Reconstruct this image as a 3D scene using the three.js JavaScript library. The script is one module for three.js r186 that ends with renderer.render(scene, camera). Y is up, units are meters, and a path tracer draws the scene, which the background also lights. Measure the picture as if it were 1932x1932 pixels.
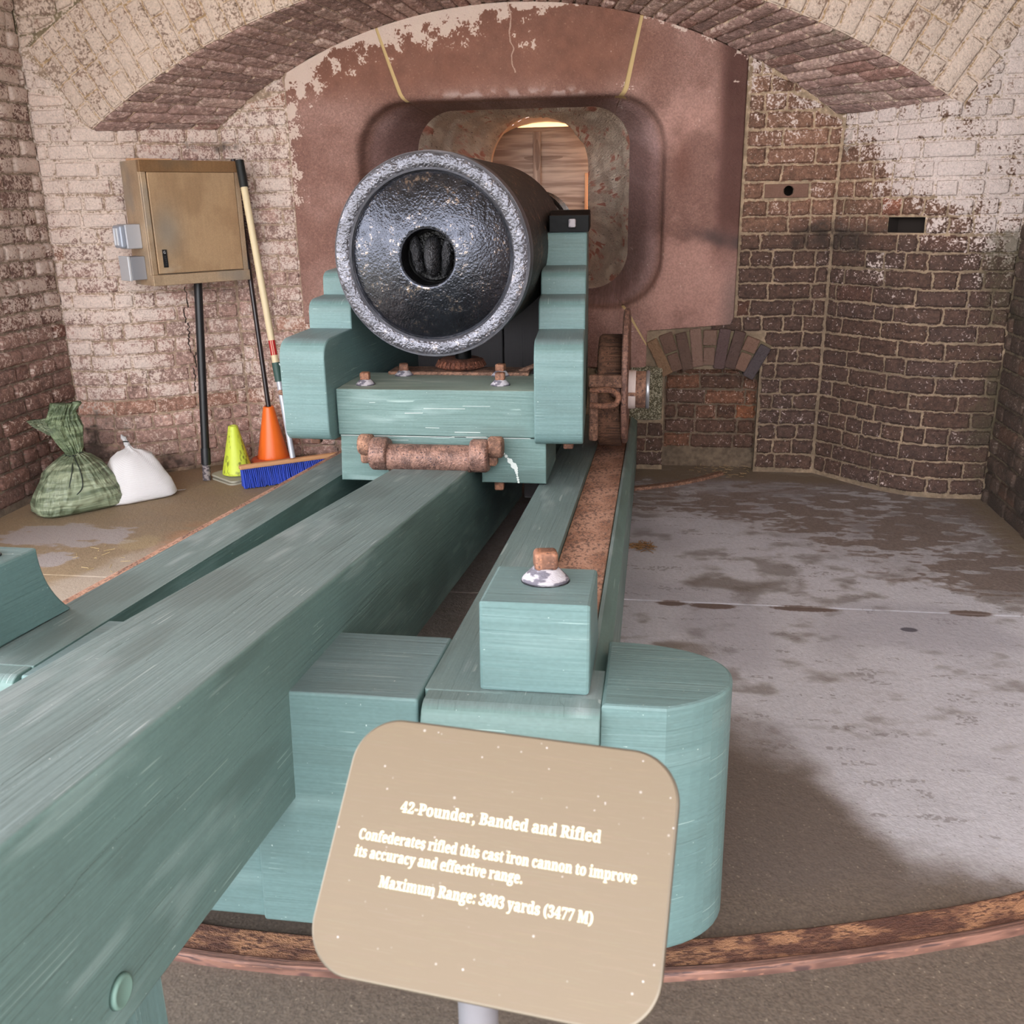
import * as THREE from 'three';
import { mergeGeometries } from 'three/addons/utils/BufferGeometryUtils.js';
import { RoundedBoxGeometry } from 'three/addons/geometries/RoundedBoxGeometry.js';

// ---------------------------------------------------------------- camera, sky, sun, exposure
const D2R = Math.PI / 180;
const scene = new THREE.Scene();
const camera = new THREE.PerspectiveCamera(2 * Math.atan(966 / 1780) / D2R, 1, 0.05, 200);
camera.position.set(0, 1.35, 0);
camera.rotation.order = 'YXZ';
camera.rotation.set(-18.2 * D2R, 8.5 * D2R, -0.93 * D2R);
camera.focus = 3.4;
camera.userData.fStop = 13;
const renderer = new THREE.WebGLRenderer({ antialias: true });
renderer.toneMapping = THREE.LinearToneMapping;
renderer.toneMappingExposure = 6.9;
renderer.shadowMap.enabled = true;
scene.background = new THREE.Color(0.95, 0.96, 1.0);
scene.backgroundIntensity = 1.0;
const sun = new THREE.DirectionalLight(0xfff1dc, 2.2);
sun.position.set(0.4, 20, -13);
sun.target.position.set(0, 0, 0);
sun.castShadow = true;
sun.shadow.camera.left = sun.shadow.camera.bottom = -14;
sun.shadow.camera.right = sun.shadow.camera.top = 14;
sun.shadow.camera.far = 60;
sun.shadow.mapSize.set(2048, 2048);
sun.name = 'sun';
scene.add(sun, sun.target);

// ---------------------------------------------------------------- small tools
const { clamp, lerp, smoothstep } = THREE.MathUtils;
const sst = (a, b, x) => { const t = clamp((x - a) / (b - a), 0, 1); return t * t * (3 - 2 * t); };
const V3 = (x, y, z) => new THREE.Vector3(x, y, z);
function rngOf(a) { return () => { a |= 0; a = a + 0x6D2B79F5 | 0; let t = Math.imul(a ^ a >>> 15, 1 | a); t = t + Math.imul(t ^ t >>> 7, 61 | t) ^ t; return ((t ^ t >>> 14) >>> 0) / 4294967296; }; }
const rand = rngOf(4242);
const rr = (a, b) => a + (b - a) * rand();
function hsh(x, y, s) { let n = Math.imul(x, 374761393) + Math.imul(y, 668265263) + Math.imul(s, 974634777) | 0; n = Math.imul(n ^ n >>> 13, 1274126177); return ((n ^ n >>> 16) >>> 0) / 4294967296; }
function vn(x, y, s = 0) {
  const xi = Math.floor(x), yi = Math.floor(y); let fx = x - xi, fy = y - yi;
  fx = fx * fx * (3 - 2 * fx); fy = fy * fy * (3 - 2 * fy);
  const a = hsh(xi, yi, s), b = hsh(xi + 1, yi, s), c = hsh(xi, yi + 1, s), d = hsh(xi + 1, yi + 1, s);
  return a + (b - a) * fx + (c - a + (a - b - c + d) * fx) * fy;
}
function fbm(x, y, o = 4, s = 0) { let v = 0, a = 0.5, t = 0; for (let i = 0; i < o; i++) { v += a * vn(x, y, s + i * 7); t += a; a *= 0.5; x *= 2.03; y *= 2.03; } return v / t; }
const pm = (a, p) => ((a % p) + p) % p;
function tn(x, y, px, py, s = 0) {   // value noise that repeats every px, py cells
  const xi = Math.floor(x), yi = Math.floor(y); let fx = x - xi, fy = y - yi;
  fx = fx * fx * (3 - 2 * fx); fy = fy * fy * (3 - 2 * fy);
  const x0 = pm(xi, px), x1 = pm(xi + 1, px), y0 = pm(yi, py), y1 = pm(yi + 1, py);
  const a = hsh(x0, y0, s), b = hsh(x1, y0, s), c = hsh(x0, y1, s), d = hsh(x1, y1, s);
  return a + (b - a) * fx + (c - a + (a - b - c + d) * fx) * fy;
}
function tfbm(u, v, px, py, o = 4, s = 0) { let r = 0, a = 0.5, t = 0; for (let i = 0; i < o; i++) { r += a * tn(u * px, v * py, px, py, s + i * 13); t += a; a *= 0.5; px *= 2; py *= 2; } return r / t; }
const mix3 = (a, b, t) => [a[0] + (b[0] - a[0]) * t, a[1] + (b[1] - a[1]) * t, a[2] + (b[2] - a[2]) * t];
const sc3 = (a, k) => [a[0] * k, a[1] * k, a[2] * k];
function colorTex(w, h, fn) {     // fn(u, v) -> sRGB 0..255, row 0 at v = 0
  const d = new Uint8Array(w * h * 4);
  for (let j = 0; j < h; j++) for (let i = 0; i < w; i++) {
    const c = fn((i + 0.5) / w, (j + 0.5) / h), k = (j * w + i) * 4;
    d[k] = clamp(c[0], 0, 255); d[k + 1] = clamp(c[1], 0, 255); d[k + 2] = clamp(c[2], 0, 255); d[k + 3] = 255;
  }
  const t = new THREE.DataTexture(d, w, h); t.colorSpace = THREE.SRGBColorSpace;
  t.wrapS = t.wrapT = THREE.RepeatWrapping; t.magFilter = THREE.LinearFilter; t.minFilter = THREE.LinearMipmapLinearFilter; t.generateMipmaps = true; t.needsUpdate = true;
  return t;
}
function grayTex(w, h, fn) { const t = colorTex(w, h, (u, v) => { const g = fn(u, v) * 255; return [g, g, g]; }); t.colorSpace = THREE.NoColorSpace; return t; }
function rep(t, x, y) { const c = t.clone(); c.repeat.set(x, y); c.needsUpdate = true; return c; }
const std = (o) => new THREE.MeshStandardMaterial(o);
const rgb = (r, g, b) => new THREE.Color().setRGB(r / 255, g / 255, b / 255, THREE.SRGBColorSpace);

const used = new Map();
function numbered(name) { const n = used.get(name) ?? 0; used.set(name, n + 1); return n ? name + '_' + String(n).padStart(3, '0') : name; }
function shade(o) { o.traverse((c) => { if (c.isMesh) { c.castShadow = true; c.receiveShadow = true; } }); return o; }
function tag(o, label, category, group) { o.userData.label = label; o.userData.category = category; if (group) o.userData.group = group; return o; }
function thing(name, label, category, pos = [0, 0, 0], group) {
  const o = new THREE.Group(); o.name = numbered(name); o.position.set(...pos); scene.add(o); o.updateMatrixWorld(true);
  return tag(o, label, category, group);
}
function struct(name) { const o = new THREE.Group(); o.name = name; o.userData.kind = 'structure'; scene.add(o); return o; }
// a mesh given in world coordinates, hung under its parent
function part(parent, name, geo, mat, pos, rot) {
  const m = new THREE.Mesh(geo, mat); m.name = numbered(name); m.castShadow = m.receiveShadow = true;
  if (pos) m.position.set(...pos);
  if (rot) m.rotation.set(...rot);
  m.updateMatrixWorld(true);
  parent.updateWorldMatrix(true, false);
  m.applyMatrix4(parent.matrixWorld.clone().invert());
  parent.add(m); m.updateMatrixWorld(true);
  return m;
}

// box-mapped uv in metres, u along the grain axis; upward faces get the grey dust that lies on them
function boxUV(geo, grain = 'x', su = 1, sv = 0.5) {
  if (geo.index) geo = geo.toNonIndexed();
  const p = geo.attributes.position, n = geo.attributes.normal, uv = new Float32Array(p.count * 2);
  const ou = rand(), ov = rand();
  for (let i = 0; i < p.count; i += 3) {
    let nx = 0, ny = 0, nz = 0;
    for (let k = 0; k < 3; k++) { nx += n.getX(i + k); ny += n.getY(i + k); nz += n.getZ(i + k); }
    nx = Math.abs(nx); ny = Math.abs(ny); nz = Math.abs(nz);
    for (let k = 0; k < 3; k++) {
      const x = p.getX(i + k), y = p.getY(i + k), z = p.getZ(i + k);
      let a, b, ax, bx;
      if (nx >= ny && nx >= nz) { a = z; b = y; ax = 'z'; bx = 'y'; } else if (ny >= nz) { a = x; b = z; ax = 'x'; bx = 'z'; } else { a = x; b = y; ax = 'x'; bx = 'y'; }
      if (bx === grain) { const t = a; a = b; b = t; }
      uv[(i + k) * 2] = a / su + ou; uv[(i + k) * 2 + 1] = b / sv + ov;
    }
  }
  geo.setAttribute('uv', new THREE.BufferAttribute(uv, 2));
  return geo;
}
function dusty(geo, dust = 1, rotX = 0) {
  const n = geo.attributes.normal, c = new Float32Array(n.count * 3), ca = Math.cos(rotX), sa = Math.sin(rotX);
  for (let i = 0; i < n.count; i++) {
    const up = n.getY(i) * ca - n.getZ(i) * sa, k = sst(0.75, 0.97, up) * dust;
    c[i * 3] = lerp(1, 1.2, k); c[i * 3 + 1] = lerp(1, 0.96, k); c[i * 3 + 2] = lerp(1, 1.02, k);
  }
  geo.setAttribute('color', new THREE.BufferAttribute(c, 3));
  return geo;
}
function litTopTint(g, r, gg, b) { const n = g.attributes.normal, c = g.attributes.color; for (let i = 0; i < n.count; i++) if (n.getY(i) > 0.85) c.setXYZ(i, r, gg, b); return g; }
function wbox(w, h, d, r, grain, dust = 1, rotX = 0) { return dusty(boxUV(new RoundedBoxGeometry(w, h, d, 2, r), grain), dust, rotX); }
function extr(shape, depth, bevel, opts = {}) {
  return new THREE.ExtrudeGeometry(shape, { depth: depth - 2 * bevel, bevelEnabled: bevel > 0, bevelThickness: bevel, bevelSize: bevel, bevelOffset: -bevel, bevelSegments: 2, curveSegments: 10, ...opts });
}
function poly(pts) { const s = new THREE.Shape(); pts.forEach((p, i) => i ? s.lineTo(p[0], p[1]) : s.moveTo(p[0], p[1])); s.closePath(); return s; }
function tube(pts, r, seg = 24, rad = 10) { return new THREE.TubeGeometry(new THREE.CatmullRomCurve3(pts), seg, r, rad, false); }
// straight round bar between two points, with ends
function bar(a, b, r, rad = 16, r2 = r) {
  const g = new THREE.CylinderGeometry(r2, r, a.distanceTo(b), rad, 1); const q = new THREE.Quaternion().setFromUnitVectors(V3(0, 1, 0), b.clone().sub(a).normalize());
  g.applyQuaternion(q); g.translate((a.x + b.x) / 2, (a.y + b.y) / 2, (a.z + b.z) / 2); return g;
}
function lathe(pts, seg = 48) { return new THREE.LatheGeometry(pts.map((p) => new THREE.Vector2(p[0], p[1])), seg); }
// rings of points joined into a skin; caps close the two ends
function loft(rings, closeA = true, closeB = true) {
  const n = rings[0].length, pos = [], uv = [], idx = [];
  rings.forEach((r, j) => { for (let i = 0; i <= n; i++) { const p = r[i % n]; pos.push(p.x, p.y, p.z); uv.push(i / n, j / (rings.length - 1)); } });
  for (let j = 0; j < rings.length - 1; j++) for (let i = 0; i < n; i++) { const a = j * (n + 1) + i, b = a + 1, c = a + n + 1, d = c + 1; idx.push(a, b, d, a, d, c); }
  const cap = (j, flip) => { const r = rings[j], c = r.reduce((s, p) => s.add(p), V3(0, 0, 0)).multiplyScalar(1 / n), k = pos.length / 3; pos.push(c.x, c.y, c.z); uv.push(0.5, j ? 1 : 0); for (let i = 0; i < n; i++) { const a = j * (n + 1) + i; flip ? idx.push(a + 1, a, k) : idx.push(a, a + 1, k); } };
  if (closeA) cap(0, true); if (closeB) cap(rings.length - 1, false);
  const g = new THREE.BufferGeometry(); g.setAttribute('position', new THREE.Float32BufferAttribute(pos, 3)); g.setAttribute('uv', new THREE.Float32BufferAttribute(uv, 2)); g.setIndex(idx); g.computeVertexNormals();
  // weld the seam's normals
  const nn = g.attributes.normal; for (let j = 0; j < rings.length; j++) { const a = j * (n + 1), b = a + n; const x = nn.getX(a) + nn.getX(b), y = nn.getY(a) + nn.getY(b), z = nn.getZ(a) + nn.getZ(b), l = Math.hypot(x, y, z) || 1; nn.setXYZ(a, x / l, y / l, z / l); nn.setXYZ(b, x / l, y / l, z / l); }
  return g;
}
// ---------------------------------------------------------------- shared textures and materials
const pitTex = grayTex(512, 512, (u, v) => { const a = tfbm(u, v, 24, 24, 4, 5), b = tn(u * 90, v * 90, 90, 90, 9); return clamp(0.75 * a + 0.3 * b - 0.05, 0, 1); });
const ironTex = grayTex(512, 512, (u, v) => { const a = tfbm(u, v, 16, 16, 4, 15), b = tn(u * 60, v * 60, 60, 60, 19), c = tn(u * 25, v * 25, 25, 25, 29); return clamp(0.5 * a + 0.35 * b * b + 0.3 * (c > 0.8 ? 0 : 0.3) , 0, 1); });
const grainTex = grayTex(1024, 512, (u, v) => {
  const w = 0.02 * tn(u * 4, v * 6, 4, 6, 3), a = tfbm(u, v + w, 6, 90, 3, 33), b = tn(u * 10, (v + w) * 220, 10, 220, 35);
  const crack = tn(u * 3, (v + w) * 40, 3, 40, 41); const ck = crack > 0.83 && tn(u * 2, v * 8, 2, 8, 44) > 0.45 ? 0.35 : 0;
  return clamp(0.35 + 0.4 * a + 0.25 * b - ck, 0, 1);
});
function paintTex(base, seed, scratch, band = 1) {
  return colorTex(1024, 1024, (u, v) => {
    const big = tfbm(u, v, 5, 4, 4, seed), g = tfbm(u, v, 6, 80, 3, seed + 5), f = tn(u * 170, v * 170, 170, 170, seed + 9);
    let c = sc3(base, 0.9 + 0.14 * big + 0.06 * (g - 0.5) + 0.05 * (f - 0.5));
    const wp = 0.012 * tn(u * 5, v * 9, 5, 9, seed + 2);
    const s1 = tn(u * 5, (v + wp) * 140, 5, 140, seed + 11), s2 = tn(u * 11, v * 17, 11, 17, seed + 13);
    if (s1 > 0.9 && s2 > 0.52) c = mix3(c, [205, 222, 216], scratch * sst(0.9, 0.97, s1));
    const d1 = tn(u * 120, v * 120, 120, 120, seed + 17); if (d1 > 0.985) c = mix3(c, [215, 228, 222], 0.75);
    const dk = tfbm(u, v, 3, 7, 4, seed + 21); c = mix3(c, [86, 106, 102], 0.5 * band * sst(0.58, 0.74, dk));
    const li = tfbm(u, v, 4, 10, 3, seed + 27); c = mix3(c, [172, 192, 190], 0.35 * band * sst(0.6, 0.78, li));
    return c;
  });
}
const teal = [107, 134, 130];
const tealA = paintTex(teal, 51, 0.42), tealB = paintTex([107, 136, 135], 151, 0.45, 0.35);
const paintMat = (map, bump = 0.0016) => std({ map, bumpMap: grainTex, bumpScale: bump, roughness: 0.52, vertexColors: true });
const M = {};
M.paint = paintMat(tealA); M.paintB = paintMat(tealB, 0.0012); M.tongue = paintMat(tealA, 0.0022);
const rustTex = colorTex(512, 512, (u, v) => {
  const a = tfbm(u, v, 8, 8, 5, 61), b = tn(u * 110, v * 110, 110, 110, 63), c = tfbm(u, v, 30, 30, 3, 67);
  let k = mix3([102, 80, 69], [168, 134, 113], sst(0.3, 0.7, 0.5 * a + 0.5 * c)); k = mix3(k, [58, 48, 50], 0.7 * sst(0.62, 0.8, c)); if (b > 0.86) k = mix3(k, [205, 160, 125], 0.55);
  return k;
});
const rustPlateTex = colorTex(512, 512, (u, v) => {
  const a = tfbm(u, v, 5, 5, 4, 71), c = tfbm(u, v, 26, 60, 3, 77), b = tn(u * 70, v * 150, 70, 150, 73);
  let k = mix3([150, 104, 82], [186, 142, 120], sst(0.3, 0.7, a)); k = mix3(k, [104, 78, 70], 0.8 * sst(0.52, 0.72, c)); if (b > 0.82) k = mix3(k, [214, 178, 158], 0.4);
  return k;
});
const arcTex = colorTex(1024, 128, (u, v) => {
  const a = tfbm(u, v, 30, 4, 4, 81), c = tfbm(u, v, 160, 18, 3, 87);
  let k = mix3([104, 70, 58], [186, 138, 104], sst(0.3, 0.7, a)); k = mix3(k, [80, 52, 46], 0.7 * sst(0.52, 0.68, c)); return k;
});
const uvScale = (geo, s) => boxUV(geo, 'z', s, s);
M.rust = std({ map: rustTex, color: 0xfff0ea, bumpMap: pitTex, bumpScale: 0.004, roughness: 0.85 });
M.rustPlate = std({ map: rustPlateTex, bumpMap: pitTex, bumpScale: 0.003, roughness: 0.8 });
M.rustArc = std({ map: arcTex, bumpMap: rep(pitTex, 12, 1), bumpScale: 0.004, roughness: 0.75 });
M.rustLip = std({ map: rustTex, color: rgb(236, 216, 220), bumpMap: pitTex, bumpScale: 0.002, roughness: 0.6 });
M.oldIron = std({ map: rustTex, color: rgb(250, 240, 250), bumpMap: pitTex, bumpScale: 0.004, roughness: 0.55, metalness: 0.2 });
const washerTex = colorTex(256, 256, (u, v) => mix3([186, 180, 186], [88, 84, 96], 0.8 * sst(0.5, 0.6, tfbm(u, v, 9, 9, 4, 91)) ));
M.washer = std({ map: washerTex, bumpMap: pitTex, bumpScale: 0.002, roughness: 0.7 });
M.nut = std({ map: rustTex, color: 0xffe0d0, bumpMap: pitTex, bumpScale: 0.002, roughness: 0.7 });
M.black = new THREE.MeshPhysicalMaterial({ color: 0x050506, roughness: 0.5, specularIntensity: 0.35, bumpMap: pitTex, bumpScale: 0.001 });
M.darkBoard = std({ color: rgb(104, 100, 102), bumpMap: grainTex, bumpScale: 0.002, roughness: 0.8 });
// ---------------------------------------------------------------- the setting: brickwork
const XC = -0.70, ZB = -4.85, ZF = -4.46, XL = -2.95, XR = 1.553, ROOF_Z = 0.8;  // ROOF_Z: unseen vault end, set for the light it lets in
const AF = { R: 3.40, y: -1.088, h: 1.95 }, AB = { R: 2.43, y: -0.194, h: 1.51 };      // segmental arch: front and back edge
const archY = (a, x) => a.y + Math.sqrt(Math.max(0, a.R * a.R - (x - XC) * (x - XC)));
const COURSE = 0.0778, BRICK_H = 0.066, JOINT = 0.011;

// plan line with rounded corners -> P(u, h): x, z on the line, pushed h along the inward normal
function planPath(pts, radii, n = 400) {
  const raw = [];
  for (let i = 0; i < pts.length; i++) {
    const p = pts[i], r = radii[i] ?? 0;
    if (i === 0 || i === pts.length - 1 || r <= 0) { raw.push(p); continue; }
    const a = pts[i - 1], b = pts[i + 1], la = Math.hypot(a[0] - p[0], a[1] - p[1]), lb = Math.hypot(b[0] - p[0], b[1] - p[1]);
    const ra = Math.min(r, la * 0.49), rb = Math.min(r, lb * 0.49);
    const s = [p[0] + (a[0] - p[0]) * ra / la, p[1] + (a[1] - p[1]) * ra / la], e = [p[0] + (b[0] - p[0]) * rb / lb, p[1] + (b[1] - p[1]) * rb / lb];
    for (let k = 0; k <= 12; k++) { const t = k / 12, q = 1 - t; raw.push([q * q * s[0] + 2 * q * t * p[0] + t * t * e[0], q * q * s[1] + 2 * q * t * p[1] + t * t * e[1]]); }
  }
  const L = [0]; for (let i = 1; i < raw.length; i++) L.push(L[i - 1] + Math.hypot(raw[i][0] - raw[i - 1][0], raw[i][1] - raw[i - 1][1]));
  const len = L[L.length - 1];
  return { len, at(t) { const s = clamp(t, 0, 1) * len; let i = 1; while (i < L.length - 1 && L[i] < s) i++; const k = (s - L[i - 1]) / (L[i] - L[i - 1] || 1), a = raw[i - 1], b = raw[i]; const dx = b[0] - a[0], dz = b[1] - a[1], l = Math.hypot(dx, dz) || 1; return [a[0] + dx * k, a[1] + dz * k, -dz / l, dx / l]; } };
}
// P(u, v, h) of a vertical wall that follows a plan line; the inward side is to the line's right-hand normal times side
function wallMap(pts, round, side, fade) {
  const soft = planPath(pts, round), hard = planPath(pts, round.map((r) => Math.min(r, 0.02)));
  const U = soft.len;
  return { U, P(u, v, h) { const t = u / U, a = soft.at(t), b = hard.at(t), k = fade ? sst(fade[0], fade[1], v) : 0; const x = lerp(a[0], b[0], k), z = lerp(a[1], b[1], k); let nx = lerp(a[2], b[2], k), nz = lerp(a[3], b[3], k); const l = Math.hypot(nx, nz) || 1; nx *= side / l; nz *= side / l; return V3(x + nx * h, v, z + nz * h); } };
}
const TPL = [];                                                       // ten outline points of a brick: corners cut, long sides with a middle
function brickGeo(P, q, proud, seed, UV) {                            // q: [ua, ub, va0, vb0, va1, vb1] (bottom and top height at both ends)
  const r = rngOf(seed), [ua, ub, va0, vb0, va1, vb1] = q, W = ub - ua, pos = [], uv = [], idx = [];
  const H = Math.max(0.01, Math.min(va1 - va0, vb1 - vb0)), cx = Math.min(0.007 + r() * 0.006, W * 0.3, H * 0.3);
  const base = [[cx, 0], [W / 2, 0], [W - cx, 0], [W, cx], [W, H - cx], [W - cx, H], [W / 2, H], [cx, H], [0, H - cx], [0, cx]];
  const jit = base.map(() => [(r() - 0.5) * 0.009, (r() - 0.5) * 0.009]);
  const put = (a, b, h) => { const t = a / W, f = b / H; const u = ua + a, lo = lerp(va0, vb0, t), hi = lerp(va1, vb1, t), v = lerp(lo, hi, f); const p = P(u, v, h); pos.push(p.x, p.y, p.z); uv.push((u - UV.u0) / UV.U, (v - UV.v0) / UV.V); };
  for (const [ins, h] of [[-0.001, -0.014], [0.002, proud * 0.55], [Math.min(0.009, H * 0.25), proud]]) base.forEach(([a, b], i) => put(clamp(a + jit[i][0] * 0.8, ins, W - ins), clamp(b + jit[i][1] * 0.8, ins, H - ins), h + (h > 0 ? (r() - 0.5) * proud * 0.25 : 0)));
  put(W * 0.5, H * 0.5, proud * (1.05 + r() * 0.2));
  for (let k = 0; k < 2; k++) for (let i = 0; i < 10; i++) { const a = k * 10 + i, b = k * 10 + (i + 1) % 10, c = a + 10, d = b + 10; idx.push(a, b, d, a, d, c); }
  for (let i = 0; i < 10; i++) idx.push(20 + i, 20 + (i + 1) % 10, 30);
  const g = new THREE.BufferGeometry(); g.setAttribute('position', new THREE.Float32BufferAttribute(pos, 3)); g.setAttribute('uv', new THREE.Float32BufferAttribute(uv, 2)); g.setIndex(idx);
  // outward winding check against the face direction
  const n = P(ua + W / 2, (va0 + va1) / 2, 0.1).sub(P(ua + W / 2, (va0 + va1) / 2, 0)), A = V3(...pos.slice(60, 63)), B = V3(...pos.slice(63, 66)), C = V3(...pos.slice(90, 93));
  if (B.sub(A).cross(C.sub(A)).dot(n) < 0) { for (let i = 0; i < idx.length; i += 3) { const t = idx[i]; idx[i] = idx[i + 1]; idx[i + 1] = t; } g.setIndex(idx); }
  g.computeVertexNormals(); return g;
}
function mortarGeo(P, UV, nu, nv, skip, wob = 0.002) {
  const pos = [], uv = [], idx = [];
  for (let j = 0; j <= nv; j++) for (let i = 0; i <= nu; i++) { const u = UV.u0 + UV.U * i / nu, v = UV.v0 + UV.V * j / nv, p = P(u, v, (vn(u * 60, v * 60, 3) - 0.5) * wob); pos.push(p.x, p.y, p.z); uv.push(i / nu, j / nv); }
  for (let j = 0; j < nv; j++) for (let i = 0; i < nu; i++) { if (skip && skip(UV.u0 + UV.U * (i + 0.5) / nu, UV.v0 + UV.V * (j + 0.5) / nv)) continue; const a = j * (nu + 1) + i, b = a + 1, c = a + nu + 1, d = c + 1; idx.push(a, b, d, a, d, c); }
  const g = new THREE.BufferGeometry(); g.setAttribute('position', new THREE.Float32BufferAttribute(pos, 3)); g.setAttribute('uv', new THREE.Float32BufferAttribute(uv, 2)); g.setIndex(idx); g.computeVertexNormals(); return g;
}
// rows of bricks: rows = [[v0, v1]], spans(vmid) -> [[ua, ub]], corners with vmin/vmax cuts
function layBricks(rows, spans, rnd, opt = {}) {
  const out = [], L = opt.L ?? 0.213, Hd = opt.Hd ?? 0.1;
  rows.forEach(([v0, v1], row) => {
    for (const [sa, sb] of spans((v0 + v1) / 2, row)) {
      let u = sa; const kind = rnd(); let first = true;
      while (u < sb - 0.025) {
        let w = kind < 0.3 ? (rnd() < 0.85 ? Hd : L) : kind < 0.62 ? (rnd() < 0.8 ? L : Hd) : (rnd() < 0.5 ? L : Hd);
        if (first) { w *= 0.4 + 0.6 * rnd(); first = false; }
        w *= 0.95 + 0.1 * rnd();
        if (u + w > sb - 0.05) w = sb - u;
        let a = u + JOINT / 2, b = u + w - JOINT / 2;
        if (b - a > 0.014) {
          const cut = opt.cut, j0 = (rnd() - 0.5) * 0.004, j1 = (rnd() - 0.5) * 0.004;
          let lo = [v0 + j0, v0 + j1], hi = [v1 + j0, v1 + j1], ok = true;
          if (cut) { const ca = cut(a), cb = cut(b); lo = [Math.max(lo[0], ca[0]), Math.max(lo[1], cb[0])]; hi = [Math.min(hi[0], ca[1]), Math.min(hi[1], cb[1])]; ok = hi[0] - lo[0] > 0.012 && hi[1] - lo[1] > 0.012; for (let s = 0; !ok && s < 14 && b - a > 0.04; s++) { if (hi[0] - lo[0] < hi[1] - lo[1]) a += 0.014; else b -= 0.014; const qa = cut(a), qb = cut(b); lo = [Math.max(v0, qa[0]), Math.max(v0, qb[0])]; hi = [Math.min(v1, qa[1]), Math.min(v1, qb[1])]; ok = hi[0] - lo[0] > 0.012 && hi[1] - lo[1] > 0.012; } }
          if (ok && !(opt.skip && opt.skip(a, b, v0, v1))) out.push({ q: [a, b, lo[0], lo[1], hi[0], hi[1]], tone: rnd(), tone2: rnd() });
        }
        u += w;
      }
    }
  });
  return out;
}
// the colour map of a piece of brickwork: bricks, mortar, limewash and dirt, drawn in the wall's own unrolled measure
function brickTex(UV, bricks, look, res = 700, P) {
  const w = Math.min(2048, Math.ceil(UV.U * res)), h = Math.min(2048, Math.ceil(UV.V * res)), id = new Int16Array(w * h).fill(-1);
  bricks.forEach((b, k) => {
    const [ua, ub, a0, b0, a1, b1] = b.q;
    const i0 = Math.max(0, Math.floor((ua - UV.u0) / UV.U * w)), i1 = Math.min(w - 1, Math.ceil((ub - UV.u0) / UV.U * w));
    for (let i = i0; i <= i1; i++) { const t = clamp(((i + 0.5) / w * UV.U + UV.u0 - ua) / (ub - ua), 0, 1), lo = lerp(a0, b0, t), hi = lerp(a1, b1, t); const j0 = Math.max(0, Math.floor((lo - UV.v0) / UV.V * h)), j1 = Math.min(h - 1, Math.ceil((hi - UV.v0) / UV.V * h)); for (let j = j0; j <= j1; j++) id[j * w + i] = k; }
  });
  // the slow-moving parts of the look on a coarse grid
  const gw = 48, gh = 48, grid = []; for (let j = 0; j <= gh; j++) for (let i = 0; i <= gw; i++) { const p = P(UV.u0 + UV.U * i / gw, UV.v0 + UV.V * j / gh, 0); grid.push(look.zone(p.x, p.y, p.z)); }
  const zoneAt = (s, t, k) => { const x = Math.min(gw - 0.001, s * gw), y = Math.min(gh - 0.001, t * gh), i = x | 0, j = y | 0, fx = x - i, fy = y - j, a = grid[j * (gw + 1) + i][k], b = grid[j * (gw + 1) + i + 1][k], c = grid[(j + 1) * (gw + 1) + i][k], d = grid[(j + 1) * (gw + 1) + i + 1][k]; return lerp(lerp(a, b, fx), lerp(c, d, fx), fy); };
  return colorTex(w, h, (s, t) => {
    const u = s * UV.U + UV.u0, v = t * UV.V + UV.v0, wa = (vn(u * 45, v * 45, 31) - 0.5) * 0.009 + (vn(u * 130, v * 130, 33) - 0.5) * 0.005, wb = (vn(u * 45, v * 45, 35) - 0.5) * 0.009 + (vn(u * 130, v * 130, 37) - 0.5) * 0.005, i = clamp((s + wa / UV.U) * w | 0, 0, w - 1), j = clamp((t + wb / UV.V) * h | 0, 0, h - 1), k = id[j * w + i];
    const f = vn(u * 190, v * 190, 11), f2 = vn(u * 70, v * 70, 12), n1 = fbm(u * 7, v * 7, 3, 13), n2 = vn(u * 24, v * 24, 17);
    const wash = zoneAt(s, t, 0), dirt = zoneAt(s, t, 1), dark = zoneAt(s, t, 2), moss = zoneAt(s, t, 3);
    let c, cov = wash * 1.25 - 0.12 + (n1 - 0.5) * 0.6 + (n2 - 0.5) * 0.4 + (f - 0.5) * 0.85 + (f2 - 0.5) * 0.6;
    if (k >= 0) {
      const b = bricks[k];
      const set = b.tone < 0.07 ? look.odd : b.tone < 0.3 ? look.brick2 : look.brick;
      c = mix3(set, look.darkBrick, clamp(dark + (b.tone2 - 0.5) * 0.5 * (dark > 0.05 ? 1 : 0.3), 0, 1));
      c = sc3(c, 0.82 + 0.22 * b.tone2 + 0.26 * (f2 - 0.5) + 0.2 * (f - 0.5));
      cov += (b.tone2 - 0.5) * 0.35;
      if (vn(u * 150, v * 150, 23) > 0.9 && wash > 0.02) c = mix3(c, look.wash, 0.55);
    } else { c = sc3(look.mortar, 0.84 + 0.3 * f2 + 0.1 * (f - 0.5)); c = mix3(c, sc3(look.mortar, 0.55), 0.7 * dark * n1 * 1.5); cov -= look.bareJoint ?? 0.15; }
    c = mix3(c, sc3(look.wash, 0.9 + 0.1 * f + 0.08 * (n1 - 0.5)), (look.washMax ?? 0.94) * sst(0.36, 0.86, cov));
    const g = dirt + ((n1 - 0.5) * 0.8 + (n2 - 0.5) * 0.5) * Math.min(1, dirt * 2.5) + (f2 - 0.5) * 0.35 + (f - 0.5) * 0.15;
    if (dirt > 0.02) c = mix3(c, [58, 48, 42], 0.8 * sst(0.35, 0.85, g));
    if (look.crack && look.crack(u, v)) c = mix3(c, [40, 32, 28], 0.85);
    if (moss > 0.02) c = mix3(c, [72, 66, 48], 0.6 * sst(0.4, 0.8, moss + (n1 - 0.5) * 0.8 + (f2 - 0.5) * 0.3));
    return c;
  });
}
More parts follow.
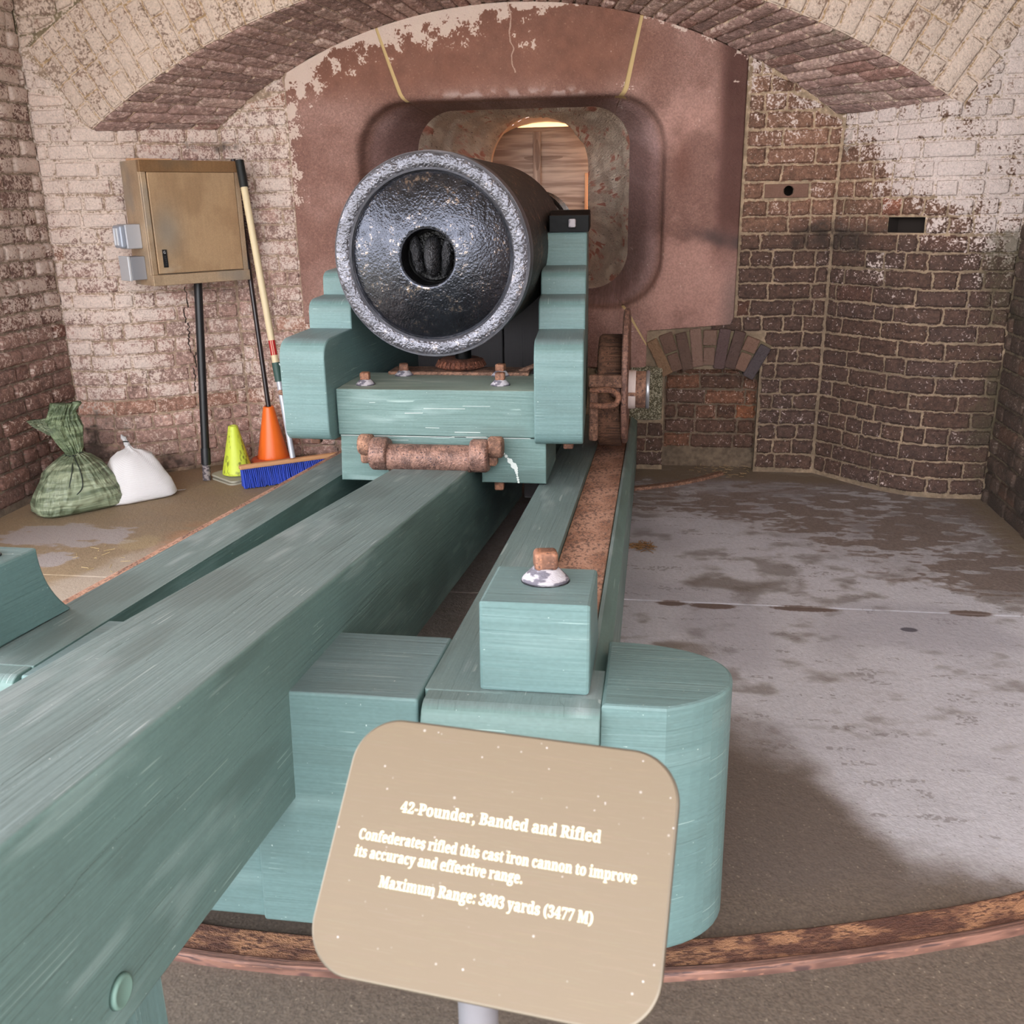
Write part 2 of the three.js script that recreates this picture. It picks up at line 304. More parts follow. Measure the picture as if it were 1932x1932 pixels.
function brickwork(root, UV, P, bricks, look, o = {}) {
  const map = brickTex(UV, bricks, look, o.res ?? 700, P);
  const mat = std({ map, bumpMap: rep(pitTex, UV.U / 0.28, UV.V / 0.28), bumpScale: o.bump ?? 0.005, roughness: 0.9 });
  const mort = std({ map, bumpMap: rep(pitTex, UV.U / 0.12, UV.V / 0.12), bumpScale: 0.003, roughness: 0.96, side: THREE.DoubleSide });
  const m = new THREE.Mesh(mortarGeo(P, UV, o.nu ?? 60, o.nv ?? 60, o.skipCell), mort); m.name = numbered('mortar'); m.receiveShadow = m.castShadow = true; root.add(m);
  bricks.forEach((b, k) => { const pr = (o.proud ?? 0.005) * (0.5 + b.tone2) + (b.out ?? 0); const g = new THREE.Mesh(brickGeo(P, b.q, pr, 900 + k, UV), mat); g.name = numbered('brick'); g.castShadow = g.receiveShadow = true; root.add(g); });
  return mat;
}
const rowsOf = (y0, y1, off = 0) => { const r = []; for (let v = y0 + off; v + BRICK_H < y1 + 0.001; v += COURSE) r.push([v + JOINT / 2, v + JOINT / 2 + BRICK_H]); return r; };
function pocket(P, u0, u1, v0, v1, depth) {      // five inner faces of a hole in the wall
  const q = [P(u0, v0, 0), P(u1, v0, 0), P(u1, v1, 0), P(u0, v1, 0)], b = [P(u0, v0, -depth), P(u1, v0, -depth), P(u1, v1, -depth), P(u0, v1, -depth)], pos = [];
  const quad = (a, c, d, e) => [a, c, d, a, d, e].forEach((p) => pos.push(p.x, p.y, p.z));
  quad(...b); for (let i = 0; i < 4; i++) quad(q[i], q[(i + 1) % 4], b[(i + 1) % 4], b[i]);
  const g = new THREE.BufferGeometry(); g.setAttribute('position', new THREE.Float32BufferAttribute(pos, 3)); g.computeVertexNormals(); return boxUV(g, 'x', 0.3, 0.3);
}
M.hole = std({ color: rgb(44, 36, 32), roughness: 1, side: THREE.DoubleSide });

// --- rear wall, right of the embrasure: flat strip, splayed jamb, short front face
const lookR = {
  brick: [138, 102, 84], brick2: [152, 114, 94], odd: [158, 100, 78], darkBrick: [84, 65, 58], mortar: [180, 156, 130], wash: [232, 216, 210], washMax: 0.95, bareJoint: 0.32,
  zone(x, y, z) {
    const edge = x < 0.84 ? 1.60 : x < 1.12 ? lerp(1.56, 1.20, (x - 0.84) / 0.28) : lerp(1.2, 1.02, (x - 1.12) / 0.4);
    let w = sst(-0.2, 0.34, y - edge) * (x < 0.84 ? 0.52 : 0.98) + 0.06; if (x > 0.86 && y > 0.75) w = Math.max(w, 0.22 * sst(0.7, 1.0, y));
    if (x < 0.84 && y > 1.3) w = Math.max(w, 0.1);
    const dark = sst(1.32, 1.08, y + (x > 1.0 ? -0.02 : 0)) * 0.8;
    const soot = Math.exp(-(((x - 0.80) / 0.34) ** 2) - (((y - 1.17) / 0.09) ** 2)) * 0.72 + 0.5 * sst(1.1, 0.9, y) * sst(0.7, 1.0, y) * 0.5;
    return [w * (y < 0.7 ? 0.5 : 1), soot, dark, 0.6 * sst(1.3, 1.5, x) * sst(1.35, 1.15, y) + 0.4 * Math.exp(-(((x - 0.88) / 0.06) ** 2)) * sst(1.15, 1.35, y) * sst(1.75, 1.6, y)];
  },
};
const mapR = wallMap([[-0.42, ZB], [0.84, ZB], [1.19, ZF], [XR, ZF]], [0, 0, 0.22, 0], 1, [1.3, 1.72]);
const uOfX = (x) => x + 0.42;                                        // on the flat strip
const STONE_B = 0.77, SMALL = { x: 0.29, y: 0.114, ri: 0.43, ro: 0.625 };
const wallR = struct('wall_rear_right');
{
  const P = mapR.P, UV = { u0: 0, U: mapR.U, v0: 0, V: 2.12 }, rnd = rngOf(77), uStone = uOfX(0.405), uC = uOfX(0.84);
  const rec = [uOfX(0.077), uOfX(0.55), 0, 0.53], pk = { u0: mapR.U * 0.62, v0: 1.175, w: 0.17, h: 0.068 };
  const smallArch = (u, v) => { const dx = u - 0.42 - SMALL.x, dy = v - SMALL.y, r = Math.hypot(dx, dy); return r < SMALL.ro && dy > 0.3 && Math.abs(Math.atan2(dx, dy)) < 0.53; };
  const rows = rowsOf(0.018, 2.12);
  const PU = []; for (const row of rows) if (Math.abs(row[0] - pk.v0) < 0.04) { pk.v0 = row[0]; pk.h = row[1] - row[0]; }
  pk.u0 = uC + 0.30;
  const hole = { x: 0.622, y: 1.391 };
  const spans = (v) => {
    let s = [[uC + 0.004, mapR.U - 0.004]], fl = [];
    if (v < STONE_B) { fl = [[uOfX(-0.30), uC - 0.004]]; } else fl = [[uStone + 0.006, uC - 0.004]];
    // take out the recess and the little arch
    const cutOut = (list, a, b) => list.flatMap(([p, q]) => (b <= p || a >= q) ? [[p, q]] : [[p, a], [b, q]].filter(([m, n]) => n - m > 0.02));
    if (v < rec[3]) fl = cutOut(fl, rec[0], rec[1]);
    if (v < STONE_B) { let a = null, b = null; for (let u = 0; u < uC; u += 0.004) if (smallArch(u, v)) { a ??= u; b = u; } if (a !== null) fl = cutOut(fl, a, b); if (v > 0.28 && v < 0.80) fl = cutOut(fl, uOfX(-0.30), v > 0.54 ? uOfX(SMALL.x) : uOfX(0.068)); }
    if (Math.abs(v - hole.y) < 0.02) fl = cutOut(fl, uOfX(hole.x) - 0.116, uOfX(hole.x) + 0.096); if (v > pk.v0 && v < pk.v0 + pk.h) s = cutOut(s, pk.u0, pk.u0 + pk.w);
    return [...fl, ...s];
  };
  const cut = (u) => { const p = P(u, 1.7, 0); const t = clamp((p.z - ZB) / (ZF - ZB), 0, 1); const yb = archY(AB, p.x), top = t < 0.02 ? yb : lerp(1.735, 1.735, t); return [0, Math.min(2.02, t < 0.02 ? yb : top) - 0.004]; };
  const frontTop = (u) => { const p = P(u, 1.7, 0); if (p.x > 1.19 && p.z > ZF - 0.02) return 1.72 + (p.x - 1.25) * 1.44; return 9; };
  rows.forEach((r) => { if (hole.y > r[0] - 0.006 && hole.y < r[1] + 0.006) hole.y = (r[0] + r[1]) / 2; });
  const bricks = layBricks(rows, spans, rnd, { cut: (u) => { const c = cut(u), p = P(u, 1.7, 0); if (p.x > 1.19 && p.z > ZF - 0.03) c[1] = Math.min(2.115, Math.max(1.70, frontTop(u))); return c; }, skip: (a, b, v0, v1) => (a < pk.u0 + pk.w && b > pk.u0 && Math.abs(v0 - pk.v0) < 0.01) });
  bricks.forEach((b) => { const u = (b.q[0] + b.q[1]) / 2, v = b.q[2]; if (u > uC && u < uC + 0.33 && v > 0.3 && v < 0.4 && b.tone < 0.5) b.tone = b.tone; });
  const skipCell = (u, v) => (u > rec[0] && u < rec[1] && v < rec[3]) || (u > pk.u0 && u < pk.u0 + pk.w && v > pk.v0 && v < pk.v0 + pk.h) || (Math.abs(u - uOfX(hole.x)) < 0.022 && Math.abs(v - hole.y) < 0.022)
    || (u < uStone - 0.03 && v > 0.80) || v > (P(u, 1.7, 0).x > 1.22 ? Math.max(1.73, frontTop(u)) : cut(u)[1]) + 0.03;
  const mat = brickwork(wallR, UV, P, bricks, lookR, { nu: 150, nv: 160, skipCell, proud: 0.0075, res: 760 });
  part(wallR, 'brick_hole', pocket(P, pk.u0, pk.u0 + pk.w, pk.v0, pk.v0 + pk.h, 0.07), M.hole);
  // the drilled brick
  const hb = new THREE.Shape(); hb.moveTo(-0.11, -0.031); hb.lineTo(0.09, -0.031); hb.lineTo(0.09, 0.031); hb.lineTo(-0.11, 0.031); hb.closePath();
  const hp = new THREE.Path(); hp.absarc(0, 0, 0.023, 0, Math.PI * 2, true); hb.holes.push(hp);
  const hg = extr(hb, 0.03, 0.004); boxUV(hg, 'x', 0.35, 0.35);
  const plain = std({ color: rgb(128, 96, 82), bumpMap: pitTex, bumpScale: 0.005, roughness: 0.9 });
  part(wallR, 'brick', hg, plain, [hole.x, hole.y, ZB - 0.016]);
  part(wallR, 'brick_hole', pocket(P, uOfX(hole.x) - 0.03, uOfX(hole.x) + 0.03, hole.y - 0.03, hole.y + 0.03, 0.12), M.hole, [0, 0, -0.004]);
  // bricked-up recess under its own little arch
  const PR = (u, v, h) => V3(u - 0.42, v, ZB - 0.085 + h), UR = { u0: rec[0], U: rec[1] - rec[0], v0: 0, V: 0.56 };
  const lookN = { ...lookR, brick: [112, 80, 64], brick2: [150, 100, 74], odd: [172, 108, 74], mortar: [128, 110, 92], zone: () => [0.05, 0.2, 0.35, 0.05] };
  brickwork(wallR, UR, PR, layBricks(rowsOf(0.1, 0.56), () => [[rec[0] + 0.003, rec[1] - 0.003]], rngOf(78), { cut: (u) => [0, SMALL.y + Math.sqrt(SMALL.ri ** 2 - (u - 0.42 - SMALL.x) ** 2) - 0.004] }), lookN, { nu: 20, nv: 24, proud: 0.008 });
  const side = []; for (const [u, d] of [[rec[0], 1], [rec[1], -1]]) { const g = new THREE.BoxGeometry(0.012, 0.50, 0.1); g.translate(u - 0.42 - d * 0.006, 0.25, ZB - 0.052); side.push(boxUV(g, 'x', 0.3, 0.3)); }
  part(wallR, 'recess_side', mergeGeometries(side), std({ color: rgb(98, 84, 70), bumpMap: pitTex, bumpScale: 0.006, roughness: 0.95 }));
  const vl = [[136, 106, 82], [112, 86, 74], [100, 78, 68], [132, 104, 92], [124, 98, 86], [96, 76, 74], [92, 72, 66], [128, 98, 84], [84, 74, 76]];
  vl.forEach((c, k) => {
    const a = lerp(-0.475, 0.475, k / 8), ri = SMALL.ri + rr(-0.008, 0.012), ro = SMALL.ro + rr(-0.012, 0.012) - (k === 8 ? 0.03 : 0);
    const m = std({ color: rgb(c[0], c[1], c[2]), bumpMap: pitTex, bumpScale: 0.008, roughness: 0.92 });
    const halves = k % 3 === 1 ? [[ri, ri + 0.09], [ri + 0.1, ro]] : [[ri, ro]];
    for (const [r0, r1] of halves) { const g = boxUV(new RoundedBoxGeometry(0.057 + (r0 > ri ? 0.011 : 0), r1 - r0, 0.07, 2, 0.006), 'y', 0.4, 0.4); part(wallR, 'brick', g, m, [SMALL.x + Math.sin(a) * (r0 + r1) / 2, SMALL.y + Math.cos(a) * (r0 + r1) / 2, ZB - 0.012 + rr(-0.006, 0.008)], [0, 0, -a]); }
  });
  const bed = new THREE.Shape(); bed.absarc(0, 0, SMALL.ro - 0.01, Math.PI / 2 - 0.52, Math.PI / 2 + 0.52, false); bed.absarc(0, 0, SMALL.ri + 0.012, Math.PI / 2 + 0.52, Math.PI / 2 - 0.52, true);
  part(wallR, 'mortar', boxUV(extr(bed, 0.05, 0), 'x', 0.3, 0.3), std({ color: rgb(120, 106, 84), bumpMap: pitTex, bumpScale: 0.005, roughness: 1 }), [SMALL.x, SMALL.y, ZB - 0.042]);
  // pebbly concrete block left of the recess
  const peb = colorTex(256, 256, (u, v) => { const a = tn(u * 60, v * 60, 60, 60, 93), b = tfbm(u, v, 8, 8, 3, 95); return mix3([96, 90, 70], [186, 178, 156], sst(0.35, 0.85, a * 0.8 + b * 0.3)); });
  part(wallR, 'concrete_block', boxUV(new RoundedBoxGeometry(0.34, 0.275, 0.14, 3, 0.012), 'x', 0.25, 0.25), std({ map: peb, bumpMap: pitTex, bumpScale: 0.01, roughness: 0.95 }), [-0.105, 0.405, ZB - 0.045]);
}
// --- rear wall, left of the embrasure
const lookL = {
  brick: [202, 164, 152], brick2: [208, 172, 160], odd: [200, 152, 132], darkBrick: [138, 104, 94], mortar: [176, 152, 132], wash: [240, 224, 214], washMax: 0.84, bareJoint: 0.42,
  zone(x, y, z) {
    const front = sst(-2.42, -2.62, x), flat = sst(-2.2, -2.12, x);
    let w = 0.44 + 0.34 * front * sst(0.35, 0.7, y) + 0.25 * sst(1.0, 1.7, y) + flat * 0.1; w *= lerp(0.6, 1, sst(0.1, 0.45, y));
    const dirt = 0.75 * Math.exp(-(((x + 2.86) / 0.16) ** 2) - (((y - 0.2) / 0.2) ** 2)) + 0.5 * sst(0.2, 0.02, y) + 0.5 * Math.exp(-(((x + 2.2) / 0.2) ** 2) - (((y - 1.64) / 0.06) ** 2)) + 0.55 * Math.exp(-(((x + 2.3) / 0.18) ** 2) - (((y - 0.95) / 0.05) ** 2));  // darker in the lower corner, at the foot and just below the cabinet
    return [w, dirt, 0.25 * sst(0.3, 0.05, y), 0.35 * Math.exp(-(((y - 1.72) / 0.04) ** 2))];
  },
};
const mapL = wallMap([[XL, ZF], [-2.66, ZF], [-2.18, ZB], [-1.42, ZB]], [0, 0.24, 0, 0], 1, [1.3, 1.72]);
const wallL = struct('wall_rear_left');
{
  const P = mapL.P, UV = { u0: 0, U: mapL.U, v0: 0, V: 2.12 }, rnd = rngOf(177), uSt = mapL.U - (1.815 - 1.42), uC = mapL.U - (2.18 - 1.42); lookL.crack = (u, v) => v > 0.42 && v < 0.96 && Math.abs(u - (uC - 0.27 + 0.05 * (vn(Math.floor(v / COURSE) * 3.3, 2, 61) - 0.5) + 0.012 * (vn(v * 70, 5, 62) - 0.5))) < 0.0022 + 0.002 * vn(v * 40, 1, 63);
  const topOf = (u) => { const p = P(u, 1.7, 0); if (p.x < -2.62 && p.z > ZF - 0.03) return Math.min(2.115, Math.max(1.71, 1.72 + (-2.68 - p.x) * 1.44)); if (p.z < ZB + 0.012) return Math.min(2.02, archY(AB, p.x)); return 1.735; };
  const bricks = layBricks(rowsOf(0.012, 2.12), (v) => [[0.004, uC - 0.003], [uC + 0.003, (v < 0.76 ? mapL.U : uSt) - 0.006]], rnd, { cut: (u) => [0, topOf(u) - 0.004] });
  brickwork(wallL, UV, P, bricks, lookL, { nu: 110, nv: 120, skipCell: (u, v) => v > topOf(u) + 0.03 || (u > uSt + 0.03 && v > 0.8), proud: 0.0072, res: 700 });
}
// --- the two piers: brick near the rear wall, plain brick-coloured masonry nearer the camera
const lookPL = { brick: [162, 128, 118], brick2: [146, 110, 100], odd: [124, 84, 72], darkBrick: [124, 92, 82], mortar: [150, 134, 118], wash: [222, 204, 194], washMax: 0.9, bareJoint: 0.75,
  zone: (x, y, z) => [0.18 + 0.5 * sst(0.55, 1.05, y) + 0.12 * sst(-4.0, -4.4, z), 0.35 * sst(0.5, 0.1, y), 0.75 * sst(0.75, 0.35, y), 0.1] };
const lookPR = { brick: [112, 90, 78], brick2: [100, 80, 70], odd: [126, 90, 72], darkBrick: [76, 62, 54], mortar: [126, 112, 92], wash: [190, 178, 168], bareJoint: 0.5,
  zone: (x, y, z) => [0.12 + 0.25 * sst(0.9, 1.6, y), 0.35 + 0.25 * sst(0.4, 0.1, y), 0.5, 0.45 * sst(0.3, 0.8, y)] };
for (const [name, x, side, look, z1, seed] of [['wall_left', XL, 1, lookPL, -3.05, 277], ['wall_right', XR, -1, lookPR, -3.15, 377]]) {
  const root = struct(name), U = z1 - ZF, P = (u, v, h) => V3(x + side * h, v, ZF + u), UV = { u0: 0, U, v0: 0, V: 2.72 };
  const bricks = layBricks(rowsOf(0.01, 2.72, side > 0 ? 0.02 : -0.02), () => [[0.003, U - 0.002]], rngOf(seed), {}).slice(0, 300);
  brickwork(root, UV, P, bricks, look, { nu: 40, nv: 60, proud: side > 0 ? 0.013 : 0.011, res: 640 });
  const mz = side > 0 ? 0.25 : ROOF_Z - z1, mass = new THREE.BoxGeometry(0.5, 2.72, mz), back = new THREE.BoxGeometry(0.46, 2.72, z1 + 6.2);  // unseen near ends: left cut short to admit light, right kept closed
  mass.translate(x - side * 0.25, 1.36, z1 + mz / 2); back.translate(x - side * 0.27, 1.36, (z1 - 6.2) / 2);
  const g = mergeGeometries([mass, back].map((q) => boxUV(q, 'z', 1, 1)));
  part(root, 'masonry', g, std({ color: rgb(168, 150, 138), bumpMap: pitTex, bumpScale: 0.006, roughness: 0.95 }));
}
// --- arch over the embrasure: ring of voussoir bricks on the face, soffit between front and back edge
const angF = Math.asin(AF.h / AF.R), angB = Math.asin(AB.h / AB.R);
const frontPt = (s, r = 0) => { const a = s * angF; return V3(XC + Math.sin(a) * (AF.R + r), AF.y + Math.cos(a) * (AF.R + r), ZF); };
const backPt = (s) => { const a = s * angB; return V3(XC + Math.sin(a) * AB.R, AB.y + Math.cos(a) * AB.R, ZB); };
const RING = 0.44, ARC = 2 * angF * AF.R;
const lookArch = { brick: [192, 162, 144], brick2: [200, 172, 154], odd: [178, 140, 120], darkBrick: [140, 110, 96], mortar: [192, 160, 122], wash: [230, 210, 196], washMax: 0.92, bareJoint: 0.42,
  zone: (x, y, z) => [0.74 + 0.1 * sst(1.0, 1.7, Math.abs(x - XC)), 0.06, 0.1, 0.12] };
const lookSoffit = { brick: [170, 138, 130], brick2: [186, 156, 146], odd: [158, 120, 110], darkBrick: [140, 112, 104], mortar: [226, 204, 180], wash: [226, 204, 194], washMax: 0.75, bareJoint: 0.0,
  zone: (x, y, z) => [0.26, 0.10 * sst(0.9, 1.45, Math.abs(x - XC)), 0.05, 0.3 * sst(1.0, 1.4, Math.abs(x - XC))] };
{
  const root = struct('wall_arch'), P = (u, v, h) => { const s = u / ARC * 2 - 1, a = s * angF, r = AF.R + v; return V3(XC + Math.sin(a) * r, AF.y + Math.cos(a) * r, ZF + h); };
  const UV = { u0: 0, U: ARC, v0: 0, V: RING }, rnd = rngOf(501), bricks = [], nRow = Math.round(ARC / 0.0765), step = ARC / nRow;
  for (let k = 0; k < nRow; k++) {
    let v = 0.002; const kind = rnd(); const cuts = kind < 0.4 ? [0.5] : kind < 0.75 ? [0.24, 0.74] : [0.26, 0.5, 0.76];
    const ends = [...cuts.map((c) => (c + (rnd() - 0.5) * 0.06) * RING), RING];
    for (const e of ends) { bricks.push({ q: [k * step + 0.005, (k + 1) * step - 0.005, v, v, e - 0.006, e - 0.006], tone: rnd(), tone2: rnd() }); v = e + 0.004; }
  }
  brickwork(root, UV, P, bricks, lookArch, { nu: 180, nv: 10, proud: 0.006, res: 410 });
  // wall face above the ring, seen in the two upper corners
  const P2 = (u, v, h) => V3(XL + u, 1.95 + v, ZF - 0.004 + h), U2 = { u0: 0, U: XR - XL, v0: 0, V: 0.77 };
  const ext = (u) => { const dx = XL + u - XC; return AF.y + Math.sqrt(Math.max(0, (AF.R + RING) ** 2 - dx * dx)) - 1.95 + 0.012; };
  const b2 = layBricks(rowsOf(0, 0.77, 0.01), (v) => [[0.004, U2.U - 0.004]], rngOf(502), { cut: (u) => [ext(u), 0.77] });
  brickwork(root, U2, P2, b2, { ...lookArch, mortar: [138, 124, 100], bareJoint: 0.7 }, { nu: 90, nv: 30, proud: 0.011, res: 300, skipCell: (u, v) => v < ext(u) - 0.05 });
  const fill = new THREE.Shape(); fill.moveTo(XL - 0.3, 1.9); fill.lineTo(XL - 0.3, 3.6); fill.lineTo(XR + 0.3, 3.6); fill.lineTo(XR + 0.3, 1.9);
  for (let k = 0; k <= 40; k++) { const p = frontPt(1 - k / 20, 0.1); fill.lineTo(p.x, p.y); } fill.closePath();
  part(root, 'masonry', boxUV(extr(fill, 0.3, 0), 'x', 1, 1), std({ color: rgb(190, 170, 155), bumpMap: pitTex, bumpScale: 0.006, roughness: 0.95 }), [0, 0, ZF - 0.34]);
}
{
  const root = struct('ceiling_soffit'), P = (u, v, h) => { const s = u / ARC * 2 - 1, a = frontPt(s), b = backPt(s), t = v / 0.5; const p = a.clone().lerp(b, t); const n = V3(-Math.sin(s * 0.63), -Math.cos(s * 0.63), 0); return p.addScaledVector(n, h); };
  const UV = { u0: 0, U: ARC, v0: 0, V: 0.5 }, rnd = rngOf(511), bricks = [], nRow = Math.round(ARC / 0.0765), step = ARC / nRow;
  for (let k = 0; k < nRow; k++) { let v = 0.003 + (k % 2) * 0.0; const cuts = k % 2 ? [0.11, 0.31] : [0.21, 0.4]; const ends = [...cuts.map((c) => c + (rnd() - 0.5) * 0.04), 0.5]; for (const e of ends) { bricks.push({ q: [k * step + 0.004, (k + 1) * step - 0.004, v, v, e - 0.006, e - 0.006], tone: rnd(), tone2: rnd() }); v = e + 0.004; } }
  brickwork(root, UV, P, bricks, lookSoffit, { nu: 160, nv: 12, proud: 0.009, res: 410 });
}
// --- embrasure: four sandstone slabs round a splayed opening, rough concrete throat behind
const EO = { x: -0.712, y: 1.328 };
const sdRR = (x, y, cx, cy, hw, hh, r) => { const a = Math.abs(x - cx) - hw + r, b = Math.abs(y - cy) - hh + r; return Math.hypot(Math.max(a, 0), Math.max(b, 0)) + Math.min(Math.max(a, b), 0) - r; };
const sdPanel = (x, y) => { const d = Math.hypot(x - XC, y - AB.y) - AB.R + 0.004; const lowC = Math.abs(x - EO.x) < 0.69 ? 0.535 - y : Math.max(0.535, 0.755 - 0.03 * (1.11 - Math.abs(x - EO.x)) / 0.4) - y; return Math.max(d, x - 0.402, -1.815 - x, lowC); };
const sdHole = (x, y) => { const dx = Math.abs(x + 0.71), up = Math.hypot(x + 0.71, y - 1.546) - 0.30, lo = Math.max(dx - 0.30, 0.86 - y); return y > 1.546 ? up : lo; };
function rayOut(sd, th) { let a = 0, b = 2.2; const c = Math.cos(th), s = Math.sin(th); for (let i = 0; i < 40; i++) { const m = (a + b) / 2; sd(EO.x + c * m, EO.y + s * m) < 0 ? a = m : b = m; } return [EO.x + c * a, EO.y + s * a]; }
const sdOpen = (x, y) => sdRR(x, y, EO.x, EO.y, 0.75, 0.49, 0.24), sdRim = (x, y) => sdRR(x, y, EO.x, EO.y, 0.772, 0.512, 0.255), sdRidge = (x, y) => sdRR(x, y, -0.705, 1.352, 0.565, 0.459, 0.2);
const stoneTex = (() => {
  const x0 = -1.85, X = 2.3, y0 = 0.5, Y = 1.8;
  const uv = (x, y) => [(x - x0) / X, (y - y0) / Y];
  const t = colorTex(1500, 1180, (s, r) => {
    const x = x0 + s * X, y = y0 + r * Y, n = fbm(x * 5, y * 5, 4, 201), f = vn(x * 170, y * 170, 203), m = fbm(x * 22, y * 22, 3, 205), g = vn(x * 420, y * 420, 207);
    let c = mix3([150, 111, 100], [178, 139, 128], sst(0.3, 0.7, n)); c = sc3(c, 0.86 + 0.16 * f + 0.14 * (g - 0.5));
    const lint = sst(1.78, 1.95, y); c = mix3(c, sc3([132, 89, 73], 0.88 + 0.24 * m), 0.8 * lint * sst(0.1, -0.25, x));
    const right = sst(-0.1, 0.05, x); c = mix3(c, sc3([196, 150, 138], 0.92 + 0.14 * f), 0.75 * right * sst(0.4, 0.62, n + 0.2 * sst(1.5, 1.0, y)) * sst(1.95, 1.6, y));
    if (f > 0.93) c = mix3(c, [190, 150, 130], 0.4);
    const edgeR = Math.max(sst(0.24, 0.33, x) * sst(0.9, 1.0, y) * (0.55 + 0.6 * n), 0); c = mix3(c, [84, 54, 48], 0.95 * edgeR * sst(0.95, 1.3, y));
    const band = Math.exp(-(((y - 1.16 - 0.1 * Math.sin(x * 9) * 0.4 - 0.05 * (n - 0.5)) / 0.035) ** 2)) * sst(0.08, 0.3, x); c = mix3(c, [86, 70, 68], 0.75 * band * (0.5 + m));
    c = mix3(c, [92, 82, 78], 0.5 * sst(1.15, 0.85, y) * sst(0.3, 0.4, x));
    const dwn = Math.exp(-(((x - 0.12) / 0.05) ** 2) - (((y - 1.5) / 0.12) ** 2)); c = mix3(c, [110, 70, 58], 0.5 * dwn);
    // lime bloom along the upper and left edges
    const d = Math.hypot(x - XC, y - AB.y) - AB.R, top = sst(-0.22, 0.0, d) * sst(-0.35, -0.6, x) + sst(-0.05, 0.0, d) * 0.7 + 0.4 * sst(-0.3, -0.05, d) * sst(-0.5, -0.8, x), lft = sst(-1.68, -1.8, x) * sst(1.1, 1.5, y) * 1.0;
    const bl = Math.max(top, lft) * 1.05 + (m - 0.5) * 1.9 + (n - 0.5) * 1.5 + (f - 0.5) * 0.6; c = mix3(c, [224, 204, 192], 0.9 * sst(0.80, 1.02, bl));
    const rimB = Math.exp(-(((y - 1.84) / 0.02) ** 2)) * sst(0.55, 0.75, m + 0.1) * sst(-1.15, -0.95, x) * sst(-0.2, -0.35, x); c = mix3(c, [200, 178, 172], 0.7 * rimB);
    // hairline crack down the lintel
    const cx = -0.70 + 0.05 * (2.2 - y) * 1.6 + 0.02 * (vn(y * 30, 1, 5) - 0.5); if (y > 1.93 && Math.abs(x - cx) < 0.0022 + 0.002 * vn(y * 60, 3, 8)) c = mix3(c, [196, 166, 150], 0.85);
    return c;
  });
  return { t, uv };
})();
const wallE = struct('wall_embrasure');
{
  // bearing angles of the corners, so that columns meet them; slab borders swing from outer to inner edge
  const ang = (x, y) => Math.atan2(y - EO.y, x - EO.x);
  const J = [[ang(-0.077, 2.163), ang(-0.16, 1.83)], [ang(-1.33, 2.138), ang(-1.22, 1.83)], [ang(-1.35, 0.62) + 2 * Math.PI, ang(-1.27, 0.88) + 2 * Math.PI], [ang(-0.008, 0.640) + 2 * Math.PI, ang(-0.13, 0.83) + 2 * Math.PI], [ang(-0.077, 2.163) + 2 * Math.PI, ang(-0.16, 1.83) + 2 * Math.PI]];
  const prof = [[0, -4.99], [0, -4.84], [0.02, -4.826], [0.5, -4.822], [0.85, -4.824], [0.96, -4.828]];   // share of the way panel edge -> rim, depth
  const inner = [[0.35, -4.836], [0.7, -4.85], [1, -4.866]], bell = [[0.03, -4.905], [0.07, -4.935], [0.22, -4.965], [0.42, -5.01], [0.5, -5.05], [0.72, -5.15], [1, -5.30]];
  const sectionAt = (to, ti, tb = ti) => {
    const o = rayOut(sdPanel, to), r = rayOut(sdRim, ti), e = rayOut(sdOpen, ti), eb = rayOut(sdOpen, tb), d = rayOut(sdRidge, tb), out = [];
    for (const [k, z] of prof) out.push(V3(lerp(o[0], r[0], k), lerp(o[1], r[1], k), z));
    for (const [k, z] of inner) out.push(V3(lerp(r[0], e[0], k), lerp(r[1], e[1], k), z));
    for (const [k, z] of bell) out.push(V3(lerp(eb[0], d[0], k), lerp(eb[1], d[1], k), z));
    return out;
  };
  const skin = (secs, off = 0, bump = 0.005) => {
    const pos = [], uv = [], idx = [], n = secs[0].length;
    secs.forEach((s) => s.forEach((p, i) => { const w = i > 2 ? (fbm(p.x * 9 + p.z * 7, p.y * 9 - p.z * 6, 3, 221) - 0.5) * bump : 0; pos.push(p.x + (i > 8 ? w : 0), p.y + (i > 8 ? w * 0.6 : 0), p.z + w - off); const t = stoneTex.uv(p.x, p.y + (p.z + 4.83) * 0.25); uv.push(t[0], t[1]); }));
    for (let j = 0; j < secs.length - 1; j++) for (let i = 0; i < n - 1; i++) { const a = j * n + i, b = a + 1, c = a + n, d = c + 1; idx.push(a, c, d, a, d, b); }
    const g = new THREE.BufferGeometry(); g.setAttribute('position', new THREE.Float32BufferAttribute(pos, 3)); g.setAttribute('uv', new THREE.Float32BufferAttribute(uv, 2)); g.setAttribute('color', new THREE.Float32BufferAttribute(secs.flatMap((s) => s.flatMap((p, i) => i > 10 ? [0.98, 1.06, 1.18] : [1, 1, 1])), 3)); g.setIndex(idx); g.computeVertexNormals(); return g;
  };
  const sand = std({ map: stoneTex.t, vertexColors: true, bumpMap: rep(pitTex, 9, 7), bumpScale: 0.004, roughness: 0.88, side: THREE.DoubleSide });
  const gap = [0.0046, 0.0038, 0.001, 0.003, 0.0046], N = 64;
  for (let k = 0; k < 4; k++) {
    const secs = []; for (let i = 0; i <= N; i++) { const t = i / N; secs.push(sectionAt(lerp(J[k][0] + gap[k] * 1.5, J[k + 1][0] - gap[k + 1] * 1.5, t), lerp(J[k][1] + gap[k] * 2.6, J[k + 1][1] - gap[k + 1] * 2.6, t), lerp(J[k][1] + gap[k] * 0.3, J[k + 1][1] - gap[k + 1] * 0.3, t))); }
    const m = new THREE.Mesh(skin(secs), sand); m.name = numbered('stone_slab'); m.castShadow = m.receiveShadow = true; wallE.add(m);
  }
